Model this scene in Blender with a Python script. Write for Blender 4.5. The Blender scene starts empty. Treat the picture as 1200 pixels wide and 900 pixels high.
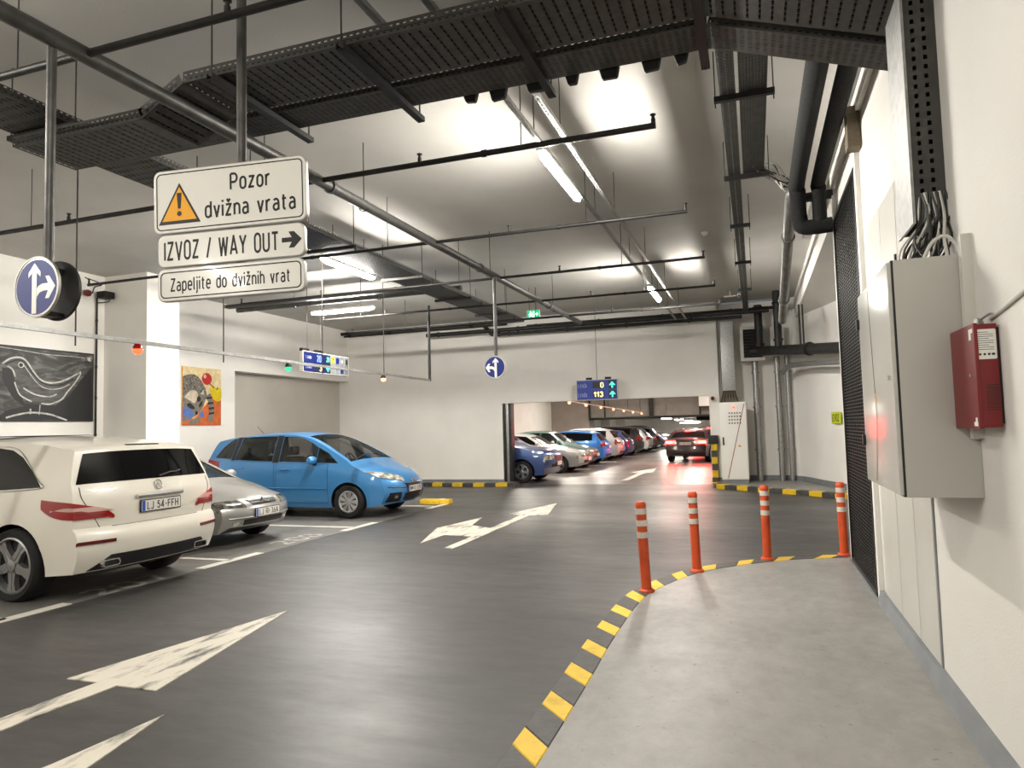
import bpy, bmesh, math, random
import numpy as np
from mathutils import Vector, Matrix
random.seed(7)
R = math.radians
PI = math.pi
scene = bpy.context.scene
COL = scene.collection

# ------------------------------------------------------------------ camera
cam_data = bpy.data.cameras.new('camera')
cam = bpy.data.objects.new('camera', cam_data)
COL.objects.link(cam)
cam_data.sensor_fit = 'HORIZONTAL'
cam_data.sensor_width = 36.0
cam_data.lens = 818.0 / 1200.0 * 36.0
cam_data.clip_start = 0.05
cam_data.clip_end = 300
yaw, pit, roll = R(19.10), R(3.68), R(-1.49)
fwd = Vector((-math.sin(yaw)*math.cos(pit), math.cos(yaw)*math.cos(pit), math.sin(pit)))
rt0 = Vector((math.cos(yaw), math.sin(yaw), 0))
up0 = rt0.cross(fwd)
rt = rt0*math.cos(roll) + up0*math.sin(roll)
up = up0*math.cos(roll) - rt0*math.sin(roll)
cam.matrix_world = Matrix(((rt.x, up.x, -fwd.x, 0.0), (rt.y, up.y, -fwd.y, 0.0), (rt.z, up.z, -fwd.z, 1.6), (0, 0, 0, 1)))
scene.camera = cam

# ------------------------------------------------------------------ world, exposure
world = bpy.data.worlds.new('world')
scene.world = world
world.use_nodes = True
world.node_tree.nodes['Background'].inputs[0].default_value = (0.9, 0.95, 1.0, 1)
world.node_tree.nodes['Background'].inputs[1].default_value = 0.03
scene.view_settings.view_transform = 'Standard'
scene.view_settings.look = 'None'
scene.view_settings.gamma = 1.0
scene.view_settings.use_curve_mapping = False
scene.view_settings.exposure = 2.2
TUBE_POWER = 105.0           # emission of the fluorescent diffusers
scene.cycles.max_bounces = 8
scene.cycles.diffuse_bounces = 5
scene.cycles.caustics_reflective = False
scene.cycles.caustics_refractive = False
scene.cycles.sample_clamp_indirect = 6.0

# ------------------------------------------------------------------ materials
def _nt(name):
    m = bpy.data.materials.new(name)
    m.use_nodes = True
    return m, m.node_tree, m.node_tree.nodes['Principled BSDF']

def lin(c):
    return tuple(((x/255.0)/12.92 if x/255.0 <= 0.04045 else ((x/255.0+0.055)/1.055)**2.4) for x in c)

def mat(name, rgb, rough=0.6, metal=0.0, noise=0.0, nscale=6.0, bump=0.0, bscale=60.0, coat=0.0, spec=None, stretch=None, col2=None, contrast=(0.35, 0.65)):
    """Procedural principled material; rgb is sRGB 0..255, noise blends towards col2 (or a darker tone)."""
    m, nt, b = _nt(name)
    c = lin(rgb)
    b.inputs['Base Color'].default_value = (*c, 1)
    b.inputs['Roughness'].default_value = rough
    b.inputs['Metallic'].default_value = metal
    if coat: 
        b.inputs['Coat Weight'].default_value = coat
        b.inputs['Coat Roughness'].default_value = 0.04
    if spec is not None: b.inputs['Specular IOR Level'].default_value = spec
    tc = nt.nodes.new('ShaderNodeTexCoord')
    mp = nt.nodes.new('ShaderNodeMapping')
    nt.links.new(tc.outputs['Object'], mp.inputs[0])
    if stretch: mp.inputs['Scale'].default_value = stretch
    if noise:
        n = nt.nodes.new('ShaderNodeTexNoise')
        n.inputs['Scale'].default_value = nscale
        n.inputs['Detail'].default_value = 6
        nt.links.new(mp.outputs[0], n.inputs['Vector'])
        r = nt.nodes.new('ShaderNodeValToRGB')
        r.color_ramp.elements[0].position = contrast[0]; r.color_ramp.elements[1].position = contrast[1]
        d = lin(col2) if col2 else tuple(x*(1-noise) for x in c)
        r.color_ramp.elements[0].color = (*d, 1); r.color_ramp.elements[1].color = (*c, 1)
        nt.links.new(n.outputs['Fac'], r.inputs[0])
        nt.links.new(r.outputs[0], b.inputs['Base Color'])
        mr = nt.nodes.new('ShaderNodeMapRange')
        mr.inputs[3].default_value = min(1, rough*1.15); mr.inputs[4].default_value = rough*0.85
        nt.links.new(n.outputs['Fac'], mr.inputs[0]); nt.links.new(mr.outputs[0], b.inputs['Roughness'])
    if bump:
        n2 = nt.nodes.new('ShaderNodeTexNoise')
        n2.inputs['Scale'].default_value = bscale; n2.inputs['Detail'].default_value = 4
        nt.links.new(mp.outputs[0], n2.inputs['Vector'])
        bp = nt.nodes.new('ShaderNodeBump'); bp.inputs['Strength'].default_value = bump; bp.inputs['Distance'].default_value = 0.01
        nt.links.new(n2.outputs['Fac'], bp.inputs['Height']); nt.links.new(bp.outputs[0], b.inputs['Normal'])
    return m

def emit(name, rgb, strength):
    m, nt, b = _nt(name)
    c = lin(rgb)
    b.inputs['Base Color'].default_value = (*c, 1)
    b.inputs['Emission Color'].default_value = (*c, 1)
    b.inputs['Emission Strength'].default_value = strength
    b.inputs['Roughness'].default_value = 0.4
    return m

def glassy(name, rgb, alpha, rough=0.03):
    """thin tinted glazing: part clear, part glossy"""
    m, nt, b = _nt(name)
    b.inputs['Base Color'].default_value = (*lin(rgb), 1)
    b.inputs['Roughness'].default_value = rough
    b.inputs['Alpha'].default_value = alpha
    b.inputs['Specular IOR Level'].default_value = 0.8
    return m

def floor_mat(name, rgb_a, rgb_b, rough, streak=(0.35, 1.0, 1.0)):
    m, nt, b = _nt(name)
    tc = nt.nodes.new('ShaderNodeTexCoord')
    mp = nt.nodes.new('ShaderNodeMapping'); mp.inputs['Scale'].default_value = streak
    nt.links.new(tc.outputs['Object'], mp.inputs[0])
    n = nt.nodes.new('ShaderNodeTexNoise'); n.inputs['Scale'].default_value = 0.55; n.inputs['Detail'].default_value = 8; n.inputs['Roughness'].default_value = 0.62
    nt.links.new(mp.outputs[0], n.inputs['Vector'])
    n2 = nt.nodes.new('ShaderNodeTexNoise'); n2.inputs['Scale'].default_value = 7; n2.inputs['Detail'].default_value = 8; n2.inputs['Roughness'].default_value = 0.7
    nt.links.new(mp.outputs[0], n2.inputs['Vector'])
    mix = nt.nodes.new('ShaderNodeMath'); mix.operation = 'MULTIPLY_ADD'; mix.inputs[1].default_value = 0.35
    nt.links.new(n2.outputs['Fac'], mix.inputs[0]); 
    sc = nt.nodes.new('ShaderNodeMath'); sc.operation = 'MULTIPLY'; sc.inputs[1].default_value = 0.65
    nt.links.new(n.outputs['Fac'], sc.inputs[0]); nt.links.new(sc.outputs[0], mix.inputs[2])
    r = nt.nodes.new('ShaderNodeValToRGB')
    r.color_ramp.elements[0].position = 0.36; r.color_ramp.elements[1].position = 0.64
    r.color_ramp.elements[0].color = (*lin(rgb_a), 1); r.color_ramp.elements[1].color = (*lin(rgb_b), 1)
    nt.links.new(mix.outputs[0], r.inputs[0])
    # small dark specks of oil and dirt
    v = nt.nodes.new('ShaderNodeTexNoise'); v.inputs['Scale'].default_value = 26; v.inputs['Detail'].default_value = 3
    nt.links.new(tc.outputs['Object'], v.inputs['Vector'])
    vr = nt.nodes.new('ShaderNodeValToRGB'); vr.color_ramp.elements[0].position = 0.24; vr.color_ramp.elements[1].position = 0.33
    vr.color_ramp.elements[0].color = (0.6, 0.58, 0.55, 1); vr.color_ramp.elements[1].color = (1, 1, 1, 1)
    nt.links.new(v.outputs['Fac'], vr.inputs[0])
    mm = nt.nodes.new('ShaderNodeMix'); mm.data_type = 'RGBA'; mm.blend_type = 'MULTIPLY'; mm.inputs[0].default_value = 1
    nt.links.new(r.outputs[0], mm.inputs[6]); nt.links.new(vr.outputs[0], mm.inputs[7])
    nt.links.new(mm.outputs[2], b.inputs['Base Color'])
    mr = nt.nodes.new('ShaderNodeMapRange'); mr.inputs[1].default_value = 0.35; mr.inputs[2].default_value = 0.65
    mr.inputs[3].default_value = rough*1.2; mr.inputs[4].default_value = rough*0.85
    nt.links.new(mix.outputs[0], mr.inputs[0]); nt.links.new(mr.outputs[0], b.inputs['Roughness'])
    bp = nt.nodes.new('ShaderNodeBump'); bp.inputs['Strength'].default_value = 0.12; bp.inputs['Distance'].default_value = 0.004
    nt.links.new(n2.outputs['Fac'], bp.inputs['Height']); nt.links.new(bp.outputs[0], b.inputs['Normal'])
    return m

def paint_on_floor(name, rgb, under, amount, scale=(3, 0.6, 1)):
    """road paint with worn-through patches that show the concrete"""
    m, nt, b = _nt(name)
    tc = nt.nodes.new('ShaderNodeTexCoord')
    mp = nt.nodes.new('ShaderNodeMapping'); mp.inputs['Scale'].default_value = scale
    nt.links.new(tc.outputs['Object'], mp.inputs[0])
    n = nt.nodes.new('ShaderNodeTexNoise'); n.inputs['Scale'].default_value = 3.0; n.inputs['Detail'].default_value = 9; n.inputs['Roughness'].default_value = 0.7
    nt.links.new(mp.outputs[0], n.inputs['Vector'])
    r = nt.nodes.new('ShaderNodeValToRGB')
    r.color_ramp.elements[0].position = amount-0.07; r.color_ramp.elements[1].position = amount+0.07
    r.color_ramp.elements[0].color = (*lin(under), 1); r.color_ramp.elements[1].color = (*lin(rgb), 1)
    nt.links.new(n.outputs['Fac'], r.inputs[0]); nt.links.new(r.outputs[0], b.inputs['Base Color'])
    b.inputs['Roughness'].default_value = 0.5
    return m

M = {}
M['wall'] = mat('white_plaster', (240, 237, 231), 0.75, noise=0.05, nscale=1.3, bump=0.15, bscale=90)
M['wall_r'] = mat('white_plaster_toned_down', (212, 209, 203), 0.75, noise=0.05, nscale=1.3, bump=0.2, bscale=90)  # same wall plaster, its colour darkened to offset the strong tube light
M['ceil'] = mat('ceiling_paint', (196, 193, 187), 0.85, noise=0.10, nscale=0.9, bump=0.2, bscale=50)
M['grey_paint'] = mat('grey_base_paint', (128, 131, 134), 0.6, noise=0.15, nscale=4, bump=0.1)
M['floor'] = floor_mat('dark_concrete', (50, 49, 48), (74, 72, 70), 0.45)
M['bayfloor'] = floor_mat('bay_concrete', (88, 86, 83), (112, 109, 105), 0.5)
M['farfloor'] = floor_mat('glossy_concrete', (92, 90, 87), (120, 117, 113), 0.33)
M['walk'] = floor_mat('light_concrete', (122, 120, 116), (154, 152, 147), 0.42, (1, 0.7, 1))
M['galv'] = mat('galvanised_steel', (168, 168, 166), 0.42, 0.75, noise=0.3, nscale=20, contrast=(0.3, 0.7))
M['tray'] = mat('perforated_tray_steel', (70, 69, 66), 0.55, 0.35, noise=0.25, nscale=14)
M['bracket'] = mat('dark_bracket_steel', (40, 39, 38), 0.5, 0.6, noise=0.2, nscale=10)
M['pipe'] = mat('pipe_steel', (92, 91, 89), 0.48, 0.6, noise=0.3, nscale=9)
M['pipe_mid'] = mat('grey_drain_pipe', (126, 124, 120), 0.5, 0.4, noise=0.3, nscale=9)
M['pipe_dark'] = mat('dark_pipe_steel', (50, 49, 48), 0.5, 0.5, noise=0.3, nscale=9)
M['black'] = mat('black_foam_lagging', (4, 4, 4), 0.9, noise=0.3, nscale=30)
M['wire'] = mat('wire', (60, 58, 55), 0.5, 0.5)
M['white'] = mat('white_enamel', (236, 234, 228), 0.35)
M['signwhite'] = mat('sign_face_white', (232, 230, 222), 0.22, coat=0.3)
M['ink'] = mat('black_print', (14, 14, 15), 0.4)
M['signblue'] = mat('sign_blue', (8, 32, 112), 0.4)
M['signedge'] = mat('sign_rim_aluminium', (176, 174, 168), 0.4, 0.7)
M['sign_yellow'] = mat('warning_amber', (238, 168, 14), 0.35)
M['yellow'] = mat('yellow_paint', (222, 182, 22), 0.55, noise=0.25, nscale=9, bump=0.2, bscale=40, contrast=(0.28, 0.5))
M['blackpaint'] = mat('black_paint', (48, 48, 48), 0.55, noise=0.35, nscale=12, col2=(74, 72, 68), bump=0.2, bscale=40)
M['orange'] = mat('orange_plastic', (206, 78, 30), 0.5, noise=0.3, nscale=7, contrast=(0.25, 0.5))
M['reflective'] = mat('reflective_tape', (214, 208, 198), 0.4, noise=0.15, nscale=20)
M['cab'] = mat('cabinet_grey_enamel', (186, 185, 178), 0.2, spec=0.6, bump=0.03, bscale=200)
M['cabside'] = mat('cabinet_side_enamel', (176, 175, 168), 0.45, bump=0.03, bscale=200)
M['panel'] = mat('panel_enamel', (196, 194, 187), 0.35)
M['red'] = mat('red_enamel', (112, 18, 21), 0.4, bump=0.05, bscale=120)
M['paper'] = mat('paper_label', (222, 220, 214), 0.6)
M['chrome'] = mat('chrome', (225, 225, 225), 0.12, 1.0)
M['mesh'] = mat('mesh_door_dark', (40, 38, 36), 0.5, 0.4)
M['meshback'] = mat('dark_void', (14, 13, 12), 0.9)
M['cable'] = mat('cable_sheath', (14, 14, 14), 0.7)
M['wood'] = mat('wood_block', (112, 100, 80), 0.6, noise=0.3, nscale=12, stretch=(1, 1, 8))
M['paintmark'] = paint_on_floor('worn_road_paint', (206, 200, 186), (72, 70, 68), 0.42)
M['paintline'] = paint_on_floor('bay_line_paint', (206, 202, 192), (96, 94, 90), 0.37)
M['paintfaint'] = paint_on_floor('faded_road_paint', (176, 171, 162), (96, 94, 90), 0.45)
M['tube'] = emit('fluorescent_diffuser', (254, 249, 240), TUBE_POWER)
M['tubeback'] = emit('fluorescent_diffuser_rear', (254, 249, 240), 48.0)
M['tubefar'] = emit('far_fluorescent_diffuser', (255, 246, 232), 60.0)
M['lampfar'] = emit('far_lamp_glow', (255, 246, 232), 45.0)
M['lampred'] = emit('red_lamp_glow', (255, 70, 36), 1.0)
M['lampglow'] = emit('orange_lamp_glow', (255, 140, 96), 1.3)
M['lampgreen'] = emit('green_lamp_glow', (40, 200, 130), 0.4)
M['led_amber'] = emit('led_amber', (255, 220, 140), 0.5)
M['led_green'] = emit('led_green', (70, 250, 220), 0.35)
M['led_blue'] = emit('led_blue', (90, 110, 255), 0.5)
M['exitgreen'] = emit('exit_green_panel', (38, 170, 120), 0.2)
M['exitwhite'] = emit('exit_white_pictogram', (225, 255, 240), 0.4)
M['dispblue'] = mat('display_blue', (20, 52, 150), 0.35)
M['dispblue_dim'] = mat('display_blue_toned_down', (8, 20, 72), 0.4)  # same display blue, darkened in the colour to offset the tube lamp close by
M['dispdark'] = mat('display_dark', (26, 30, 36), 0.4)
M['lettergrey'] = mat('pale_lettering', (176, 184, 206), 0.5)
M['tyre'] = mat('tyre_rubber', (20, 20, 20), 0.75, bump=0.2, bscale=70)
M['rim'] = mat('alloy', (168, 168, 168), 0.3, 0.85)
M['hubcap'] = mat('hubcap_silver', (190, 190, 188), 0.35, 0.5)
M['trimblack'] = mat('black_trim_plastic', (20, 20, 21), 0.5)
M['glassdark'] = mat('privacy_glass', (7, 8, 9), 0.05, spec=0.35)
M['glass'] = glassy('car_glass', (26, 32, 32), 0.28)
M['interior'] = mat('car_interior', (42, 41, 40), 0.8)
M['lens_red'] = mat('red_lens', (146, 16, 18), 0.15, coat=0.6)
M['lens_dark_red'] = mat('red_reflector', (90, 14, 16), 0.2, coat=0.4)
M['lens_clear'] = mat('clear_lens', (206, 204, 190), 0.1, 0.0, noise=0.75, nscale=9, coat=1.0, contrast=(.4,.6))
M['lens_smoke'] = mat('smoked_headlight', (120, 120, 114), 0.12, 0.3, noise=0.6, nscale=11, coat=1.0, contrast=(.42, .58))
M['lens_pale'] = mat('pale_lens', (206, 168, 160), 0.2, 0.2, coat=0.5)
M['brake'] = emit('lit_brake_lamp', (255, 10, 8), 42.0)
M['brake_core'] = emit('lit_brake_core', (255, 50, 20), 45.0)
M['plate'] = mat('number_plate_white', (222, 220, 212), 0.4)
M['plateblue'] = mat('number_plate_blue', (40, 84, 180), 0.4)
def paint(name, rgb, metal=0.0, rough=0.3):
    return mat(name, rgb, rough, metal, coat=0.8)
M['car_white'] = paint('car_white', (224, 219, 206), 0.0, 0.35)
M['car_silver'] = paint('car_silver', (158, 157, 153), 0.45, 0.32)
M['car_blue'] = paint('car_sky_blue', (62, 132, 190), 0.25, 0.32)
M['car_navy'] = paint('car_navy', (52, 78, 132), 0.3)
M['car_grey'] = paint('car_pale_grey', (178, 178, 176), 0.3)
M['car_teal'] = paint('car_teal', (96, 130, 126), 0.2)
M['car_azure'] = paint('car_azure', (36, 128, 220), 0.2)
M['car_black'] = paint('car_black', (24, 24, 27), 0.2)
M['car_maroon'] = paint('car_dark', (44, 32, 36), 0.2)
M['car_royal'] = paint('car_royal', (24, 50, 116), 0.2)

# ------------------------------------------------------------------ mesh builder
class MB:
    def __init__(s): s.v = []; s.f = []; s.m = []
    def face(s, idx, m=0): s.f.append(tuple(idx)); s.m.append(m)
    def poly(s, pts, m=0):
        b = len(s.v); s.v += [tuple(p) for p in pts]; s.face(range(b, b+len(pts)), m); return s
    def box(s, lo, hi, m=0, T=None):
        x0, y0, z0 = lo; x1, y1, z1 = hi
        P = [Vector(p) for p in ((x0,y0,z0),(x1,y0,z0),(x1,y1,z0),(x0,y1,z0),(x0,y0,z1),(x1,y0,z1),(x1,y1,z1),(x0,y1,z1))]
        if T is not None: P = [T @ p for p in P]
        b = len(s.v); s.v += [tuple(p) for p in P]
        for q in ((0,3,2,1),(4,5,6,7),(0,1,5,4),(1,2,6,5),(2,3,7,6),(3,0,4,7)): s.face([b+i for i in q], m)
        return s
    def tube(s, pts, r, n=10, m=0, caps=True):
        pts = [Vector(p) for p in pts]; k = len(pts)
        rs = r if isinstance(r, (list, tuple)) else [r]*k
        b = len(s.v); prev = None
        for i, p in enumerate(pts):
            t = (pts[min(i+1, k-1)] - pts[max(i-1, 0)]).normalized()
            if prev is None:
                a = Vector((0, 0, 1)) if abs(t.z) < 0.9 else Vector((1, 0, 0))
                x = t.cross(a).normalized()
            else:
                x = (prev - t*prev.dot(t)).normalized()
            prev = x; y = t.cross(x)
            for j in range(n):
                a = 2*PI*j/n; s.v.append(tuple(p + (x*math.cos(a) + y*math.sin(a))*rs[i]))
        for i in range(k-1):
            for j in range(n):
                j2 = (j+1) % n; s.face((b+i*n+j, b+i*n+j2, b+(i+1)*n+j2, b+(i+1)*n+j), m)
        if caps:
            s.face([b+j for j in range(n)][::-1], m); s.face([b+(k-1)*n+j for j in range(n)], m)
        return s
    def lathe(s, prof, n=24, T=None, m=0, closed=False, caps=True):
        """prof = [(r, z)...] about local z"""
        b = len(s.v); k = len(prof)
        for (r, z) in prof:
            for j in range(n):
                a = 2*PI*j/n; p = Vector((r*math.cos(a), r*math.sin(a), z))
                s.v.append(tuple(T @ p if T is not None else p))
        for i in range(k-1 if not closed else k):
            i2 = (i+1) % k
            for j in range(n):
                j2 = (j+1) % n; s.face((b+i*n+j, b+i*n+j2, b+i2*n+j2, b+i2*n+j), m)
        if not closed and caps:
            if prof[0][0] > 1e-4: s.face([b+j for j in range(n)][::-1], m)
            if prof[-1][0] > 1e-4: s.face([b+(k-1)*n+j for j in range(n)], m)
        return s
    def prism(s, poly, z0, z1, T=None, m=0):
        """poly = [(x, y)...] extruded along local z"""
        n = len(poly); b = len(s.v)
        for z in (z0, z1):
            for (x, y) in poly:
                p = Vector((x, y, z)); s.v.append(tuple(T @ p if T is not None else p))
        s.face([b+i for i in range(n)][::-1], m); s.face([b+n+i for i in range(n)], m)
        for i in range(n):
            j = (i+1) % n; s.face((b+i, b+j, b+n+j, b+n+i), m)
        return s
    def grid(s, rows, m=0, close_u=False):
        """rows[i][j] points -> quads"""
        b = len(s.v); nr = len(rows); nc = len(rows[0])
        for r in rows: s.v += [tuple(p) for p in r]
        for i in range(nr-1):
            for j in range(nc-1 if not close_u else nc):
                j2 = (j+1) % nc; s.face((b+i*nc+j, b+i*nc+j2, b+(i+1)*nc+j2, b+(i+1)*nc+j), m)
        return s
    def perforated(s, o, u, v, ub, vb, hole, m=0):
        """flat sheet at o spanned by unit vectors u, v; ub, vb cut lines; hole(i, j) True leaves the cell open"""
        o = Vector(o); u = Vector(u); v = Vector(v); b = len(s.v); nu = len(ub); nv = len(vb)
        for a in ub:
            for c in vb: s.v.append(tuple(o + u*a + v*c))
        for i in range(nu-1):
            for j in range(nv-1):
                if not hole(i, j): s.face((b+i*nv+j, b+(i+1)*nv+j, b+(i+1)*nv+j+1, b+i*nv+j+1), m)
        return s
    def mesh(s, name, mats):
        me = bpy.data.meshes.new(name)
        me.from_pydata(s.v, [], s.f)
        for mm in (mats if isinstance(mats, (list, tuple)) else [mats]): me.materials.append(mm)
        me.polygons.foreach_set('material_index', s.m)
        return me
    def build(s, name, mats, parent=None, smooth=True, angle=35, fix=True, bevel=0.0, segs=2):
        me = s.mesh(name, mats)
        if fix or bevel:
            bm = bmesh.new(); bm.from_mesh(me)
            if bevel:
                bmesh.ops.bevel(bm, geom=[e for e in bm.edges if e.is_manifold and e.calc_face_angle(0) > 0.6], offset=bevel, segments=segs, affect='EDGES', profile=0.7)
            if fix: bmesh.ops.recalc_face_normals(bm, faces=bm.faces)
            bm.to_mesh(me); bm.free()
        if smooth:
            me.polygons.foreach_set('use_smooth', [True]*len(me.polygons)); me.set_sharp_from_angle(angle=R(angle))
        return link(name, me, parent)

def link(name, me, parent=None):
    o = bpy.data.objects.new(name, me); COL.objects.link(o)
    if parent is not None: attach(o, parent)
    return o

WORLD = {}            # roots whose parts are written in world coordinates
def attach(o, parent):
    o.parent = parent
    if parent.name in WORLD: o.matrix_parent_inverse = WORLD[parent.name]

def tag(o, label=None, cat=None, group=None, kind=None):
    if label: o['label'] = label
    if cat: o['category'] = cat
    if group: o['group'] = group
    if kind: o['kind'] = kind
    return o

def thing(name, label, cat, loc=(0, 0, 0), rz=0.0, group=None, world=True):
    o = bpy.data.objects.new(name, None); COL.objects.link(o)
    o.empty_display_size = 0.1
    o.location = loc; o.rotation_euler = (0, 0, rz)
    if world: WORLD[o.name] = Matrix.Translation(-Vector(loc))
    return tag(o, label, cat, group)

def structure(o): o['kind'] = 'structure'; return o

def dup(root, loc, rz=None, label=None, group=None):
    r = root.copy(); COL.objects.link(r); r.location = loc
    if rz is not None: r.rotation_euler = (0, 0, rz)
    if label: r['label'] = label
    if group: r['group'] = group
    for ch in list(root.children):
        c = ch.copy(); COL.objects.link(c); c.parent = r
        for g in list(ch.children):
            d = g.copy(); COL.objects.link(d); d.parent = c
    return r

def frame(o, x, y):
    """matrix with origin o, local x and y axes as given, z = x cross y"""
    x = Vector(x).normalized(); y = Vector(y).normalized(); z = x.cross(y).normalized(); y = z.cross(x)
    return Matrix(((x.x, y.x, z.x, o[0]), (x.y, y.y, z.y, o[1]), (x.z, y.z, z.z, o[2]), (0, 0, 0, 1)))

def text(name, s, T, h, w=None, material=None, parent=None, depth=0.0008, align='CENTER', bold=0.0, cond=1.0):
    """flat lettering: cap height about h, squeezed to width w when given; centre at T's origin, lying in its xy plane"""
    cu = bpy.data.curves.new(name, 'FONT'); cu.body = s; cu.size = 1.0; cu.extrude = 0.0; cu.offset = bold; cu.resolution_u = 3
    ob = bpy.data.objects.new(name, cu); COL.objects.link(ob)
    dg = bpy.context.evaluated_depsgraph_get()
    me = bpy.data.meshes.new_from_object(ob.evaluated_get(dg))
    bpy.data.objects.remove(ob); bpy.data.curves.remove(cu)
    co = np.zeros(len(me.vertices)*3); me.vertices.foreach_get('co', co); co = co.reshape(-1, 3)
    x0, x1 = co[:, 0].min(), co[:, 0].max()
    k = h/0.73
    kx = (w/(x1-x0)) if w else k*cond
    ax = {'CENTER': (x0+x1)/2, 'LEFT': x0, 'RIGHT': x1}[align]
    Tm = np.array(T)
    loc = np.stack([(co[:, 0]-ax)*kx, (co[:, 1]-0.365)*k, np.full(len(co), depth)], 1)
    out = loc @ Tm[:3, :3].T + Tm[:3, 3]
    me.vertices.foreach_set('co', out.ravel()); me.update()
    me.materials.clear(); me.materials.append(material or M['ink'])
    return link(name, me, parent)

def shape(name, polys, T, material, parent=None, z0=0.0, z1=0.001):
    """flat print: each polygon a thin prism on the plane T"""
    b = MB()
    for p in polys: b.prism(p, z0, z1, T)
    return b.build(name, material, parent, smooth=False)

def circle(cx, cy, r, n=32, ry=None):
    ry = ry or r
    return [(cx+r*math.cos(2*PI*i/n), cy+ry*math.sin(2*PI*i/n)) for i in range(n)]

def rrect(w, h, r, n=5, cx=0, cy=0):
    out = []
    for (sx, sy, a0) in ((1, 1, 0), (-1, 1, 90), (-1, -1, 180), (1, -1, 270)):
        for i in range(n+1):
            a = R(a0+90*i/n); out.append((cx+sx*(w/2-r)+r*math.cos(a), cy+sy*(h/2-r)+r*math.sin(a)))
    return out

def stroke(pts, w):
    """polyline of width w (number or list) as one polygon"""
    k = len(pts); ws = w if isinstance(w, (list, tuple)) else [w]*k
    L, Rr = [], []
    for i in range(k):
        a = Vector(pts[max(i-1, 0)]); b = Vector(pts[min(i+1, k-1)]); d = (b-a).normalized()
        n = Vector((-d.y, d.x)); p = Vector(pts[i])
        L.append(tuple(p+n*ws[i]/2)); Rr.append(tuple(p-n*ws[i]/2))
    return L + Rr[::-1]

def smoothline(pts, n=4):
    """Catmull-Rom through 2D/3D points"""
    P = [Vector(p) for p in pts]; out = []
    for i in range(len(P)-1):
        p0 = P[max(i-1, 0)]; p1 = P[i]; p2 = P[i+1]; p3 = P[min(i+2, len(P)-1)]
        for j in range(n):
            t = j/n
            out.append(0.5*((2*p1)+(p2-p0)*t+(2*p0-5*p1+4*p2-p3)*t*t+(3*p1-p0-3*p2+p3)*t**3))
    out.append(P[-1]); return [tuple(q) for q in out]
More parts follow.
